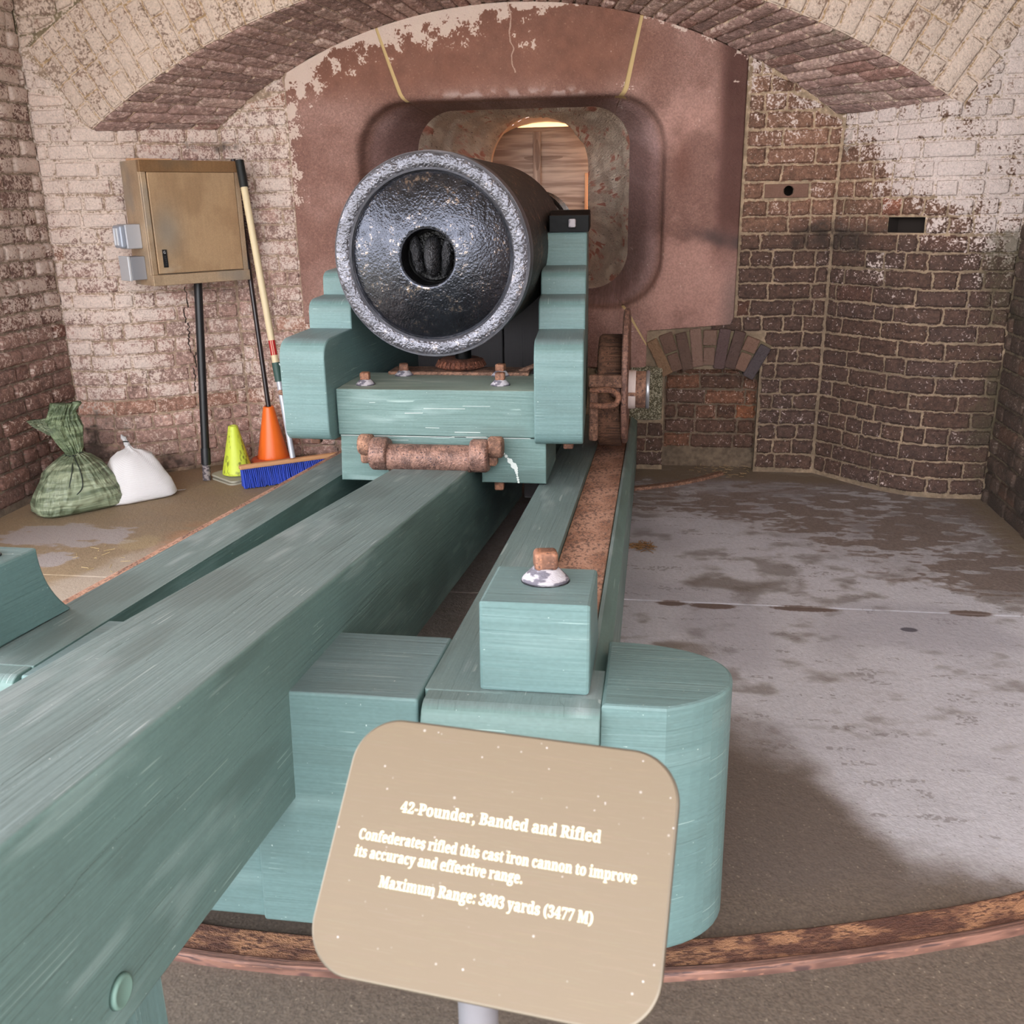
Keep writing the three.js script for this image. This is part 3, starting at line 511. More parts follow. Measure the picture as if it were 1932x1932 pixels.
  const jm = std({ color: rgb(206, 178, 128), roughness: 0.95, side: THREE.DoubleSide, bumpMap: pitTex, bumpScale: 0.003 });
  const js = []; for (let k = 0; k < 4; k++) { const s = [-1, 0, 1].map((q) => sectionAt(J[k][0] + q * 0.02, J[k][1] + q * 0.03).slice(0, k === 0 ? 12 : 9)); js.push(skin(s, 0.004, 0)); }
  js.forEach((g) => { const m = new THREE.Mesh(g, jm); m.name = numbered('mortar_joint'); m.receiveShadow = true; wallE.add(m); });
  // throat of pebbly concrete between ridge and the arched port
  const thTex = colorTex(1024, 512, (u, v) => {
    const a = tn(u * 150, v * 40, 150, 40, 231), b = tfbm(u, v, 14, 5, 4, 233), c = tfbm(u, v, 30, 8, 3, 237);
    let k = mix3([206, 184, 166], [238, 220, 202], sst(0.3, 0.7, b)); if (a > 0.86) k = mix3(k, [236, 226, 210], 0.75); if (a < 0.1) k = mix3(k, [110, 92, 78], 0.7);
    k = mix3(k, [188, 104, 84], 0.75 * sst(0.6, 0.72, c) * sst(0.3, 0.6, b)); return k;
  });
  const pos = [], uv = [], idx = [], A = 160, B = 22;
  for (let j = 0; j <= B; j++) for (let i = 0; i <= A; i++) {
    const th = i / A * 2 * Math.PI, d = rayOut(sdRidge, th), h = rayOut(sdHole, th), t = j / B, e = t * t * 0.6 + t * 0.4, w = t > 0.02 && t < 0.99 ? 0.008 + (fbm(Math.cos(th) * 9 + t * 12, Math.sin(th) * 9 + t * 9, 3, 241) - 0.5) * 0.045 : 0;
    const rx = Math.cos(th), ry = Math.sin(th), ins = w; pos.push(lerp(d[0], h[0], e) - rx * (t < 0.99 ? ins : 0), lerp(d[1], h[1], e) - ry * (t < 0.99 ? ins : 0), lerp(-5.30, -6.1, t)); uv.push(i / A * 4, t);
  }
  for (let j = 0; j < B; j++) for (let i = 0; i < A; i++) { const a = j * (A + 1) + i, b = a + 1, c = a + A + 1, d = c + 1; idx.push(a, c, d, a, d, b); }
  const g = new THREE.BufferGeometry(); g.setAttribute('position', new THREE.Float32BufferAttribute(pos, 3)); g.setAttribute('uv', new THREE.Float32BufferAttribute(uv, 2)); g.setIndex(idx); g.computeVertexNormals();
  const th = new THREE.Mesh(g, std({ map: thTex, bumpMap: rep(ironTex, 8, 2), bumpScale: 0.012, roughness: 0.62, side: THREE.DoubleSide })); th.name = 'throat'; th.castShadow = th.receiveShadow = true; wallE.add(th);
  // outer scarp wall with the arched port, its brick cheeks flaring outwards
  const sc = poly([[-3.6, -0.4], [2.2, -0.4], [2.2, 3.9], [-3.6, 3.9]]), ho = new THREE.Path(); ho.moveTo(-1.0, 0.86); ho.lineTo(-0.41, 0.86); ho.lineTo(-0.41, 1.546); ho.absarc(-0.71, 1.546, 0.30, 0, Math.PI, false); ho.lineTo(-1.01, 0.86); sc.holes.push(ho);
  const om = std({ color: rgb(246, 212, 182), bumpMap: pitTex, bumpScale: 0.005, roughness: 0.9, side: THREE.DoubleSide });
  part(wallE, 'outer_wall', boxUV(extr(sc, 0.06, 0, { curveSegments: 24 }), 'x', 1, 1), om, [0, 0, -6.16]);
  const rings = [0, 0.3, 1].map((t) => { const r = []; for (let i = 0; i < 64; i++) { const h = rayOut(sdHole, i / 64 * 2 * Math.PI), k = 1 + 1.3 * t; r.push(V3(-0.71 + (h[0] + 0.71) * k, h[1] + (h[1] > 1.3 ? -0.035 : -0.1) * t, -6.155 - 0.95 * t)); } return r; });
  part(wallE, 'outer_cheeks', loft(rings, false, false), om);
}
// wooden shutter hung in the port
{
  const sh = thing('wooden_shutter', 'weathered grey plank shutter closing the arched gun port beyond the cannon', 'shutter', [-0.71, 0.9, -6.55]);
  const wt = colorTex(512, 512, (u, v) => { const g = tfbm(u, v + 0.02 * tn(u * 5, v * 5, 5, 5, 3), 4, 50, 4, 251), k = tn(u * 3, v * 20, 3, 20, 255); let c = mix3([164, 140, 126], [214, 194, 178], sst(0.2, 0.8, g)); if (k > 0.88) c = mix3(c, [110, 86, 74], 0.45); return c; });
  const wm = std({ map: wt, bumpMap: grainTex, bumpScale: 0.002, roughness: 0.9 });
  let y = 0.80; for (const h of [0.2, 0.2, 0.19, 0.19, 0.16, 0.062]) { const b = boxUV(new RoundedBoxGeometry(0.775, h + 0.002, 0.03, 1, 0.003), 'x', 0.8, 0.8); part(sh, 'board', b, wm, [-0.79, y + h / 2, -6.50 + rr(-0.002, 0.002)]); y += h; }
  part(sh, 'batten', boxUV(new RoundedBoxGeometry(0.05, 0.86, 0.03, 1, 0.004), 'y', 0.8, 0.8), wm, [-0.765, 1.345, -6.465]);
  part(sh, 'lit_edge_strip', boxUV(new RoundedBoxGeometry(0.02, 0.36, 0.02, 1, 0.004), 'y', 0.6, 0.6), std({ color: rgb(240, 190, 150), roughness: 0.8 }), [-0.446, 1.34, -6.47]);  // added strip, its peach colour stands in for the daylit port edge
  part(sh, 'ledge', boxUV(new RoundedBoxGeometry(0.56, 0.09, 0.05, 1, 0.004), 'x', 0.6, 0.6), std({ map: wt, color: rgb(255, 236, 214), bumpMap: grainTex, bumpScale: 0.002, roughness: 0.85 }), [-0.70, 1.15, -6.455]);
}
// --- vault, roof and the ground outside
{
  const ceil = struct('ceiling'), s = new THREE.Shape(), cx = (XL + XR) / 2, hw = (XR - XL) / 2, rise = 0.75, R = (hw * hw + rise * rise) / (2 * rise), a = Math.asin(hw / R), cy = 2.70 + rise - R;
  s.moveTo(XL - 0.5, 2.70); s.lineTo(XL, 2.70); for (let k = 1; k <= 32; k++) { const t = -a + 2 * a * k / 32; s.lineTo(cx + Math.sin(t) * R, cy + Math.cos(t) * R); } s.lineTo(XR + 0.5, 2.70); s.lineTo(XR + 0.5, 3.8); s.lineTo(XL - 0.5, 3.8); s.closePath();
  part(ceil, 'vault', boxUV(extr(s, ROOF_Z + 6.2, 0, { curveSegments: 4 }), 'x', 1, 1), std({ color: rgb(206, 188, 174), bumpMap: pitTex, bumpScale: 0.006, roughness: 0.95 }), [0, 0, -6.2]);
  const out = struct('ground');
  part(out, 'parade_ground', boxUV(new THREE.BoxGeometry(60, 0.2, 46), 'x', 2, 2), std({ color: rgb(118, 116, 104), roughness: 1 }), [0, -0.36, 17]);
  part(out, 'marsh', boxUV(new THREE.BoxGeometry(60, 0.2, 30), 'x', 2, 2), std({ color: rgb(150, 142, 110), roughness: 1 }), [0, -1.2, -22]);
}
// --- concrete floor in two slabs, iron traverse rails let into it
const FX0 = -3.0, FXW = 4.6, FZ0 = -5.1, FZW = 5.6;
{
  const lineY = (pts, x) => { if (x <= pts[0][0]) return pts[0][1]; for (let i = 1; i < pts.length; i++) if (x <= pts[i][0]) { const a = pts[i - 1], b = pts[i]; return lerp(a[1], b[1], (x - a[0]) / (b[0] - a[0])); } return pts[pts.length - 1][1]; };
  const wet = [[-0.1, -4.2], [0.2, -4.05], [0.51, -3.86], [0.77, -3.55], [1.1, -3.36], [1.6, -3.1]], darkNear = [[-0.1, -2.5], [0.12, -2.45], [0.24, -2.36], [0.41, -2.22], [0.5, -1.99], [0.58, -1.85], [0.81, -1.77], [1.6, -1.72]];
  const blob = (x, z, cx, cz, rx, rz) => Math.exp(-(((x - cx) / rx) ** 2) - (((z - cz) / rz) ** 2));
  const map = colorTex(2048, 2048, (u, v) => {
    const x = FX0 + u * FXW, z = FZ0 + v * FZW, n = fbm(x * 3, z * 3, 4, 301), m = fbm(x * 11, z * 16, 4, 303), f = vn(x * 130, z * 130, 305), g = vn(x * 300, z * 300, 307), st = fbm(x * 9, z * 34, 3, 309);
    let c = sc3([196, 194, 200], 0.93 + 0.1 * n + 0.07 * (f - 0.5) + 0.05 * (g - 0.5));
    // grey dirt streaks and specks on the pale part
    c = mix3(c, [128, 120, 116], 0.75 * sst(0.55, 0.75, m * 0.6 + n * 0.45)); if (st > 0.7 && f > 0.55) c = mix3(c, [110, 102, 100], 0.45);
    c = mix3(c, [150, 146, 154], 0.4 * sst(0.5, 0.7, fbm(x * 2, z * 2, 3, 311)));
    const brown = sc3([126, 111, 103], 0.9 + 0.14 * f + 0.12 * (g - 0.5));
    if (x > -0.6) {
      const dA = lineY(wet, x) - z + (n - 0.5) * 0.5; let k = sst(-0.06, 0.05, dA + (m - 0.5) * 0.5); const isl = sst(0.53, 0.64, m + (st - 0.5) * 0.6 + 0.12 * sst(0.35, 0.0, dA)); k *= 1 - 0.85 * isl;
      k *= 1 - 0.8 * blob(x, z, 0.45, -4.55, 0.35, 0.12) * sst(0.35, 0.6, m + 0.1);
      c = mix3(c, brown, k * 0.9);
      const dB = z - lineY(darkNear, x) + (n - 0.5) * 0.22 + (m - 0.5) * 0.16; c = mix3(c, sc3([98, 86, 78], 0.92 + 0.16 * g), 0.93 * sst(-0.12, 0.17, dB) * (x > -0.3 ? 1 : 0.6));  // darker brown floor nearer than this line
      for (const [bx, bz, w] of [[0.24, -3.1, 0.09], [0.1, -3.11, 0.06], [0.55, -3.11, 0.13], [1.1, -3.13, 0.08]]) c = mix3(c, [96, 78, 70], 0.85 * sst(0.35, 0.6, blob(x, z, bx, bz + 0.01, w, 0.028) + (f - 0.5) * 0.15));
      c = mix3(c, [84, 80, 88], 0.9 * sst(0.4, 0.6, blob(x, z, 0.864, -2.966, 0.032, 0.02)));
      c = mix3(c, [112, 102, 96], 0.7 * sst(0.3, 0.7, blob(x, z, 0.3, -3.3, 0.17, 0.07) + (m - 0.5) * 0.5)); c = mix3(c, [118, 106, 98], 0.6 * sst(0.3, 0.7, blob(x, z, 0.12, -2.72, 0.12, 0.1) + (m - 0.5) * 0.5));
    }
    if (x < -1.2) {
      let k = 1 - 0.0 * n; const tan = mix3([148, 130, 110], [160, 138, 110], n); let d = sc3(tan, 0.92 + 0.14 * g + 0.1 * (m - 0.5));
      const p1 = sst(0.4, 0.6, blob(x, z, -2.5, -3.55, 0.33, 0.16) + blob(x, z, -2.38, -3.27, 0.1, 0.07) + (m - 0.5) * 0.9 + (st - 0.5) * 0.5); d = mix3(d, [172, 164, 166], 0.85 * p1);
      const along = -2.29 + (z + 3.25) * -0.42, q = x - along; d = mix3(d, [178, 164, 152], 0.75 * sst(0.12, 0.2, q + (m - 0.5) * 0.1) * sst(-4.5, -4.1, z)); d = mix3(d, [176, 118, 82], 0.55 * blob(x, z, -1.98, -3.55, 0.06, 0.22) * sst(0.35, 0.6, m));
      d = mix3(d, [176, 156, 120], 0.5 * sst(0.45, 0.65, blob(x, z, -2.12, -3.5, 0.1, 0.12) + (m - 0.5) * 0.4));
      c = mix3(c, d, k * sst(-1.15, -1.35, x));
    }
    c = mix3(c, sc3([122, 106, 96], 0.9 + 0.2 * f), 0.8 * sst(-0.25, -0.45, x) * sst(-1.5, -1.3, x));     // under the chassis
    c = mix3(c, sc3([106, 94, 84], 0.86 + 0.3 * g), 0.9 * sst(-1.66, -1.56, z + (m - 0.5) * 0.1 + 0.06 * Math.abs(x + 0.66) ** 2 * 0.9)); // grit nearer than the iron rail
    c = mix3(c, [126, 110, 90], 0.75 * Math.max(sst(-4.62, -4.75, z + (m - 0.5) * 0.2), sst(1.40, 1.5, x + (m - 0.5) * 0.15) * sst(-3.2, -3.6, z)));
    if (g > 0.955) c = mix3(c, [196, 184, 160], 0.5); if (g < 0.03) c = mix3(c, [60, 52, 48], 0.4);
    return c;
  });
  const rough = grayTex(512, 512, (u, v) => { const x = FX0 + u * FXW, z = FZ0 + v * FZW, m = fbm(x * 11, z * 16, 4, 303); return 0.62 + 0.3 * m; });
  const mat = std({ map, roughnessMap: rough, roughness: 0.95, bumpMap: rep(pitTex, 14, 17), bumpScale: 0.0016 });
  const floor = struct('floor');
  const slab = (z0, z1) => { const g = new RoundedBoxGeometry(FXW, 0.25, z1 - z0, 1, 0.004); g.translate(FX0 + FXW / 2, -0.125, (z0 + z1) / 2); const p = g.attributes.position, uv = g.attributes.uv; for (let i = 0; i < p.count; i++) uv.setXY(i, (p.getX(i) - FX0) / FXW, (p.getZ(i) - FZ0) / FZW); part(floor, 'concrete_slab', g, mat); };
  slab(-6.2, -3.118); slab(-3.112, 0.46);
  // arc rails
  const arcRail = (name, label, cx, cz, r0, r1, a0, a1, lip) => {
    const t = thing(name, label, 'rail', [cx, 0, cz]);
    const band = (ra, rb, y0, y1, mat, nm) => { const pos = [], uv = [], idx = [], n = 64; for (let i = 0; i <= n; i++) { const a = lerp(a0, a1, i / n), c = Math.sin(a), s = Math.cos(a), w = (vn(i * 1.7, 3, 5) - 0.5) * 0.004; [[ra, -0.02], [ra, y0], [ra + 0.006, y0 + 0.004], [rb - 0.006, y1 + 0.004], [rb, y1], [rb, -0.02]].forEach(([r, y], k) => { pos.push(cx + c * (r + w), y, cz + s * (r + w)); uv.push(i / n * 2.5, [0, 0.05, 0.1, 0.9, 0.95, 1][k]); }); } for (let i = 0; i < n; i++) for (let k = 0; k < 5; k++) { const a = i * 6 + k, b = a + 1, c = a + 6, d = c + 1; idx.push(a, c, d, a, d, b); } const g = new THREE.BufferGeometry(); g.setAttribute('position', new THREE.Float32BufferAttribute(pos, 3)); g.setAttribute('uv', new THREE.Float32BufferAttribute(uv, 2)); g.setIndex(idx); g.computeVertexNormals(); part(t, nm, g, mat); };
    band(r0, r1, 0.012, 0.010, M.rustArc, 'rail_plate'); if (lip) band(r1 + 0.001, r1 + 0.02, 0.018, 0.012, M.rustLip, 'rail_lip');
    return t;
  };
  arcRail('traverse_rail', 'rusty curved iron rail set in the concrete near the sign', -0.66, -5.0, 3.60, 3.668, -0.5, 0.75, true);
  arcRail('pintle_rail', 'thin dark iron strip half buried in dirt before the small brick arch', -0.4, -5.4, 0.975, 1.012, 0.33, 0.9, false).children[0].material = M.rust;
}
// litter on the floor
function straw(name, label, cx, cz, n, rad, seed, cols, hh = 0.02) {
  const r = rngOf(seed), gs = [];
  for (let i = 0; i < n; i++) { const a = r() * 6.28, d = rad * Math.sqrt(r()) , l = 0.012 + 0.03 * r(), b = r() * 6.28, p = V3(cx + Math.cos(a) * d * 1.4, 0.003 + hh * r() * (1 - d / rad / 1.3), cz + Math.sin(a) * d); const q = p.clone().add(V3(Math.cos(b) * l, (r() - 0.4) * 0.012, Math.sin(b) * l)); q.y = Math.max(0.002, q.y); gs.push(bar(p, q, 0.0013, 4)); }
  const m = new THREE.Mesh(mergeGeometries(gs), std({ color: rgb(...cols), roughness: 0.9 })); m.name = numbered(name); m.castShadow = m.receiveShadow = true; scene.add(m); m.userData.kind = 'stuff'; return tag(m, label, 'straw');
}
straw('straw_litter', 'small heap of dry brown straw on the pale concrete beside the rail', -0.01, -3.65, 90, 0.036, 611, [150, 112, 72]);
straw('straw_litter', 'loose straw scattered on the brown floor behind the sandbags and rail', -2.1, -3.3, 26, 0.16, 612, [186, 164, 120]);
straw('leaf_litter', 'brown leaves and fluff gathered under the carriage cheek behind the blue broom', -1.84, -4.78, 240, 0.09, 613, [122, 100, 80], 0.075);
straw('straw_litter', 'bits of straw lying on the grit by the curved rail and sign', 0.16, -1.0, 22, 0.16, 614, [176, 150, 110]);
straw('straw_litter', 'thin straw along the foot of the wall below the small brick arch', 0.4, -4.84, 50, 0.12, 615, [170, 146, 110]);
// ---------------------------------------------------------------- chassis: two rails, tongue, rear transom, hurters
const TILT = -4.55 * D2R, CT = Math.cos(TILT), ST = Math.sin(TILT), CX = -0.729;
const onRail = (x, y, z) => { const yy = y, zz = z + 1.36; return [x, 0.565 + yy * CT - zz * ST, -1.36 + yy * ST + zz * CT]; };   // chassis measure: y from the rail tops, z as in the room
const railY = (z) => 0.565 + (z + 1.36) * Math.tan(-TILT);
function boltOn(parent, x, y, z, s, tilt = TILT, yaw = 0.2) {           // square nut on a conical washer
  const w = part(parent, 'washer', lathe([[0.0, 0.034], [0.024, 0.034], [0.03, 0.031], [0.052, 0.008], [0.056, 0.0], [0, 0]].map(([a, b]) => [a * s, b * s]), 28), M.washer, [x, y, z], [tilt, 0, 0]);
  const n = part(w, 'nut', boxUV(new RoundedBoxGeometry(0.054 * s, 0.044 * s, 0.054 * s, 3, 0.011 * s), 'x', 0.3, 0.3), M.nut, [x, y + 0.05 * s, z + 0.05 * s * Math.sin(tilt)], [tilt, yaw, 0]);
  return w;
}
const chassis = thing('gun_chassis', 'long sloping green timber chassis of two rails and a tongue under the cannon carriage', 'chassis', [CX, 0, -2.6]);
{
  const R0 = [TILT, 0, 0];
  for (const s of [1, -1]) {
    // section: broad inner band, sunk strip for the iron plate, thin outer lip; x measured from the middle outwards
    const sk = s > 0 ? -0.032 : -0.066, lp = s > 0 ? 0.026 : -0.012, prof = [[0.364, 0], [0.509, 0], [0.509, sk], [0.636, sk], [0.638, sk + lp], [0.646, sk + lp], [0.671, sk + lp - 0.024], [0.671, -0.27], [0.364, -0.27]].map(([x, y]) => [s * x, y]);
    const sh = poly(s > 0 ? prof : prof.slice().reverse());
    const g = dusty(boxUV(extr(sh, 3.663, 0.003), 'z'), 0.8, TILT);
    const rail = part(chassis, 'rail', g, M.paint, onRail(CX, 0, -5.06), R0);
    const pl = boxUV(new RoundedBoxGeometry(0.124, 0.012, 3.35, 1, 0.003), 'z', 0.35, 0.35);
    part(rail, 'rail_plate', pl, M.rustPlate, onRail(CX + s * 0.572, sk + 0.005, -3.32), R0);
    // chamfered rail end that stands a little proud of the transom
    const e = new THREE.Shape(); e.moveTo(0, 0); e.lineTo(0.035, 0); e.quadraticCurveTo(0.062, -0.006, 0.066, -0.045); e.lineTo(0.066, -0.33); e.lineTo(0, -0.33); e.closePath();
    const eg = extr(e, 0.295, 0.002); eg.rotateY(-Math.PI / 2); eg.translate(0.1475, 0, 0);
    part(rail, 'rail_end', dusty(boxUV(eg, 'z'), 0.8, TILT), M.paint, onRail(CX + s * 0.5165, 0, -1.397), R0);
    part(rail, 'rail_filler', wbox(0.17, 0.05, 0.14, 0.003, 'z', 0.8, TILT), M.paint, onRail(CX + s * 0.582, -0.0255, -1.45), R0);
    // hurter with a hollowed far face
    const hs = new THREE.Shape(); hs.moveTo(0, 0); hs.lineTo(0, 0.158); hs.lineTo(0.2, 0.158); hs.quadraticCurveTo(0.205, 0.07, 0.285, 0.004); hs.lineTo(0.285, 0); hs.closePath();
    const hg = extr(hs, 0.187, 0.006); hg.rotateY(Math.PI / 2); hg.translate(-0.0935, 0.001, 0);
    const hu = part(chassis, 'hurter', dusty(boxUV(hg, 'x'), 0.45, TILT), M.paintB, onRail(CX + s * (s > 0 ? 0.557 : 0.567), 0, -1.41), R0);
    const bp = onRail(CX + s * 0.556, 0.159, -1.535); boltOn(hu, bp[0], bp[1], bp[2], 0.78);
  }
  // rear transom: cross beam under the tongue, with rounded ends outside the rails
  const mid = wbox(0.62, 0.46, 0.28, 0.006, 'x', 0.8, TILT);
  for (const s of [1, -1]) {
    const b = wbox(0.30, 0.455, 0.285, 0.006, 'x', 0.8, TILT);
    part(chassis, 'transom_block', b, M.paintB, onRail(CX + s * 0.212, -0.2275, -1.5), R0);
    const es = new THREE.Shape(); es.moveTo(0, 0); es.lineTo(0.105, 0); es.bezierCurveTo(0.185, 0.035, 0.225, 0.09, 0.22, 0.16); es.bezierCurveTo(0.212, 0.23, 0.14, 0.28, 0.03, 0.285); es.lineTo(0, 0.285); es.closePath();
    const eg = extr(es, 0.455, 0.006); eg.rotateX(Math.PI / 2); const p = eg.attributes.position;
    // shape y runs away from the camera: flip so that the flat edge faces it
    for (let i = 0; i < p.count; i++) p.setZ(i, -p.getZ(i)); if (s < 0) for (let i = 0; i < p.count; i++) p.setX(i, -p.getX(i));
    if (s > 0) { const ar = p.array; for (let i = 0; i < ar.length; i += 9) for (let k = 0; k < 3; k++) { const t = ar[i + 3 + k]; ar[i + 3 + k] = ar[i + 6 + k]; ar[i + 6 + k] = t; } }
    eg.computeVertexNormals();
    part(chassis, 'transom_end', dusty(boxUV(eg, 'x'), 0.25, TILT), M.paintB, onRail(CX + s * 0.667, 0, -1.365), R0);
  }
  part(chassis, 'transom_beam', wbox(1.3, 0.30, 0.27, 0.006, 'x', 0, TILT), M.paintB, onRail(CX, -0.305, -1.502), R0);
  // tongue: steeper than the rails, out past the camera
  const TA = -6.9 * D2R, L = 4.15, zm = -2.25, yTop = (z) => 0.705 + (z + 1.29) * Math.tan(-TA);
  const tg = new RoundedBoxGeometry(0.262, 0.335, L, 3, 0.007); { const p = tg.attributes.position; for (let i = 0; i < p.count; i++) { const z = p.getZ(i); const w = (vn(z * 5, p.getX(i) > 0 ? 4 : 9, 6) - 0.5) * 0.004; p.setX(i, p.getX(i) + w); } }
  const tongue = part(chassis, 'tongue', dusty(boxUV(tg, 'z'), 0.9, TA), M.tongue, [-0.722, yTop(zm) - 0.1675 / Math.cos(TA), zm], [TA, 0, 0]);
  part(tongue, 'plug', lathe([[0, 0.004], [0.012, 0.004], [0.016, 0.007], [0.0195, 0.006], [0.021, 0.0], [0, 0]], 28), std({ color: rgb(112, 142, 132), roughness: 0.6 }), [-0.5915, 0.482, -0.795], [0, 0, -Math.PI / 2]);
  part(chassis, 'prop', wbox(0.25, 0.46, 0.44, 0.006, 'y', 0.5), M.paintB, [-0.722, 0.23, -0.67]);
  part(chassis, 'front_beam', wbox(1.28, 0.2, 0.28, 0.006, 'x', 0.5, TILT), M.paint, onRail(CX, -0.16, -4.86), R0);
  part(chassis, 'floor_block', wbox(0.16, 0.16, 0.16, 0.006, 'x', 0.6), M.darkBoard, [-0.50, 0.08, -4.36]);
}
// ---------------------------------------------------------------- upper carriage
const carriage = thing('gun_carriage', 'green stepped timber gun carriage with rusty wheel and roller holding the cannon', 'carriage', [-0.715, 0.45, -3.5]);
{
  const cheekShape = () => {
    const s = new THREE.Shape(), Y = (z, y) => [-(z + 3.0), y];
    const pts = [[-3.0, 0.585, 0.05], [-3.0, 0.925, 0.075], [-3.27, 0.932, 0.0], [-3.275, 1.03, 0.055], [-3.42, 1.036, 0], [-3.425, 1.118, 0.05], [-3.6, 1.124, 0], [-3.63, 1.24, 0.012], [-4.12, 1.24, 0.02], [-4.32, 0.95, 0.05], [-4.32, 0.50, 0.02]].map(([z, y, r]) => [...Y(z, y), r]);
    const n = pts.length;
    for (let i = 0; i < n; i++) { const p = pts[i], a = pts[(i + n - 1) % n], b = pts[(i + 1) % n], r = p[2]; const la = Math.hypot(a[0] - p[0], a[1] - p[1]), lb = Math.hypot(b[0] - p[0], b[1] - p[1]); const ra = Math.min(r, la * 0.45), rb = Math.min(r, lb * 0.45); const s0 = [p[0] + (a[0] - p[0]) * ra / la, p[1] + (a[1] - p[1]) * ra / la], s1 = [p[0] + (b[0] - p[0]) * rb / lb, p[1] + (b[1] - p[1]) * rb / lb]; i ? s.lineTo(...s0) : s.moveTo(...s0); if (r > 0) s.quadraticCurveTo(p[0], p[1], ...s1); }
    s.closePath(); return s;
  };
  for (const s of [1, -1]) {
    const W = 0.16, g = extr(cheekShape(), W, 0.005); g.rotateY(Math.PI / 2); g.translate(-W / 2, 0, 0);
    const ck = part(carriage, 'cheek', dusty(boxUV(g, 'z'), 0.8), M.paintB, [s > 0 ? -0.285 : -1.142, 0, -3.0], [0, s * 3.2 * D2R, 0]);
    part(ck, 'cap_square', (() => { const c = poly([[-0.26, 0], [0.26, 0], [0.26, 0.058], [0.14, 0.058], [0.1, 0.075], [-0.1, 0.075], [-0.14, 0.058], [-0.26, 0.058]]); const e = extr(c, 0.15, 0.004); e.rotateY(Math.PI / 2); e.translate(-0.075, 0, 0); return e; })(), M.black, [s > 0 ? -0.323 : -1.10, 1.241, -3.89], [0, s * 3.2 * D2R, 0]);
    part(ck, 'cap_bolt', boxUV(new RoundedBoxGeometry(0.026, 0.03, 0.022, 2, 0.004), 'x', 0.3, 0.3), M.washer, [s > 0 ? -0.30 : -1.12, 1.272, -3.62]);
    part(ck, 'lower_bolt', boxUV(new RoundedBoxGeometry(0.034, 0.03, 0.034, 2, 0.006), 'x', 0.3, 0.3), M.nut, [s > 0 ? -0.268 : -1.16, 0.564, -3.12]);
  }
  part(carriage, 'side_pin', bar(V3(-1.21, 0.735, -3.08), V3(-1.275, 0.732, -3.10), 0.013, 12, 0.009), M.rust);
  // transom: upper beam over a lower beam notched for the tongue
  const D = 0.33, zt = -3.06;
  const top = litTopTint(wbox(0.690, 0.160, D, 0.005, 'x', 0.7), 2.0, 1.5, 1.35); const tr = part(carriage, 'transom', top, M.paint, [-0.713, 0.675, zt - D / 2]);  // tan dirt on top, tinted brighter to offset the shade under the gun
  const ls = poly([[-1.059, 0.432], [-0.862, 0.432], [-0.862, 0.50], [-0.560, 0.50], [-0.560, 0.436], [-0.338, 0.436], [-0.338, 0.592], [-1.052, 0.592]]);
  part(carriage, 'lower_transom', dusty(boxUV(extr(ls, D, 0.004), 'x'), 0.5), M.paint, [0, 0, zt - D + 0.002]);
  const paintChip = std({ color: rgb(224, 232, 228), roughness: 0.7 });
  { const gs = []; const r = rngOf(71); for (let i = 0; i < 11; i++) { const b = new THREE.PlaneGeometry(0.02 + 0.13 * r(), 0.0007 + 0.0008 * r()); b.rotateZ((r() - 0.4) * 0.06); b.translate(-1.02 + 0.62 * r(), 0.46 + 0.28 * r(), zt + 0.0015); gs.push(b); }
    for (const [w, x0] of [[0.4, -0.85], [0.22, -0.5]]) { const b = new THREE.PlaneGeometry(w, 0.0016); b.translate(x0, 0.5945, zt + 0.0026); gs.push(b); }
    let x = -0.50, y = 0.565; for (let i = 0; i < 16; i++) { const b = new THREE.CircleGeometry((0.004 + 0.006 * r()) * (i > 5 && i < 11 ? 1.3 : 0.7), 7); b.translate(x, y, zt + 0.0024 + i * 0.00012); gs.push(b); x += i < 9 ? 0.0065 : 0.0015; y -= 0.0082; }
    part(tr, 'paint_chips', mergeGeometries(gs.map((g) => { g.deleteAttribute('uv'); return g; })), paintChip).userData.kind = 'stuff'; }
  for (const [x, z] of [[-0.977, -3.145], [-0.506, -3.165], [-0.888, -3.335], [-0.533, -3.345]]) boltOn(tr, x, 0.754, z, 0.62, 0, rr(-0.3, 0.3));
  for (const x of [-0.93, -0.505]) part(carriage, 'lower_bolt', boxUV(new RoundedBoxGeometry(0.032, 0.034, 0.032, 2, 0.006), 'x', 0.3, 0.3), M.nut, [x, 0.418, -3.1]);
  // roller on the tongue with collars and bracket bolts
  const ry = 0.534, rz = -3.005;
  const rgx = (pts) => { const g = lathe(pts, 28); g.rotateZ(-Math.PI / 2); return g; };
  const rol = part(carriage, 'roller', uvScale(rgx([[0, 0], [0.043, 0], [0.046, 0.004], [0.046, 0.286], [0.043, 0.29], [0, 0.29]]), 0.25), M.oldIron, [-0.870, ry, rz]);
  for (const [x, o] of [[-0.927, 0.012], [-0.585, 0.012]]) {
    part(rol, 'collar', uvScale(rgx([[0, 0], [0.05, 0], [0.056, 0.008], [0.056, 0.052], [0.05, 0.062], [0, 0.062]]), 0.25), M.oldIron, [x, ry + o, rz]);
    const bx = x < -0.8 ? -0.972 : -0.527; part(rol, 'bracket_bolt', uvScale(rgx([[0, 0], [0.03, 0], [0.036, 0.008], [0.036, 0.044], [0.03, 0.05], [0, 0.05]]), 0.2), M.rust, [bx, ry + 0.04, rz - 0.01]);
    part(rol, 'bracket', boxUV(new RoundedBoxGeometry(0.09, 0.075, 0.05, 2, 0.01), 'x', 0.25, 0.25), M.rust, [x + (x < -0.8 ? 0.0 : 0.04), ry + 0.01, rz - 0.03]);
  }
  // elevating gear under the breech
  const gz = -3.43; const teeth = [lathe([[0, 0], [0.075, 0], [0.088, 0.012], [0.088, 0.018], [0.07, 0.036], [0, 0.036]], 40)];
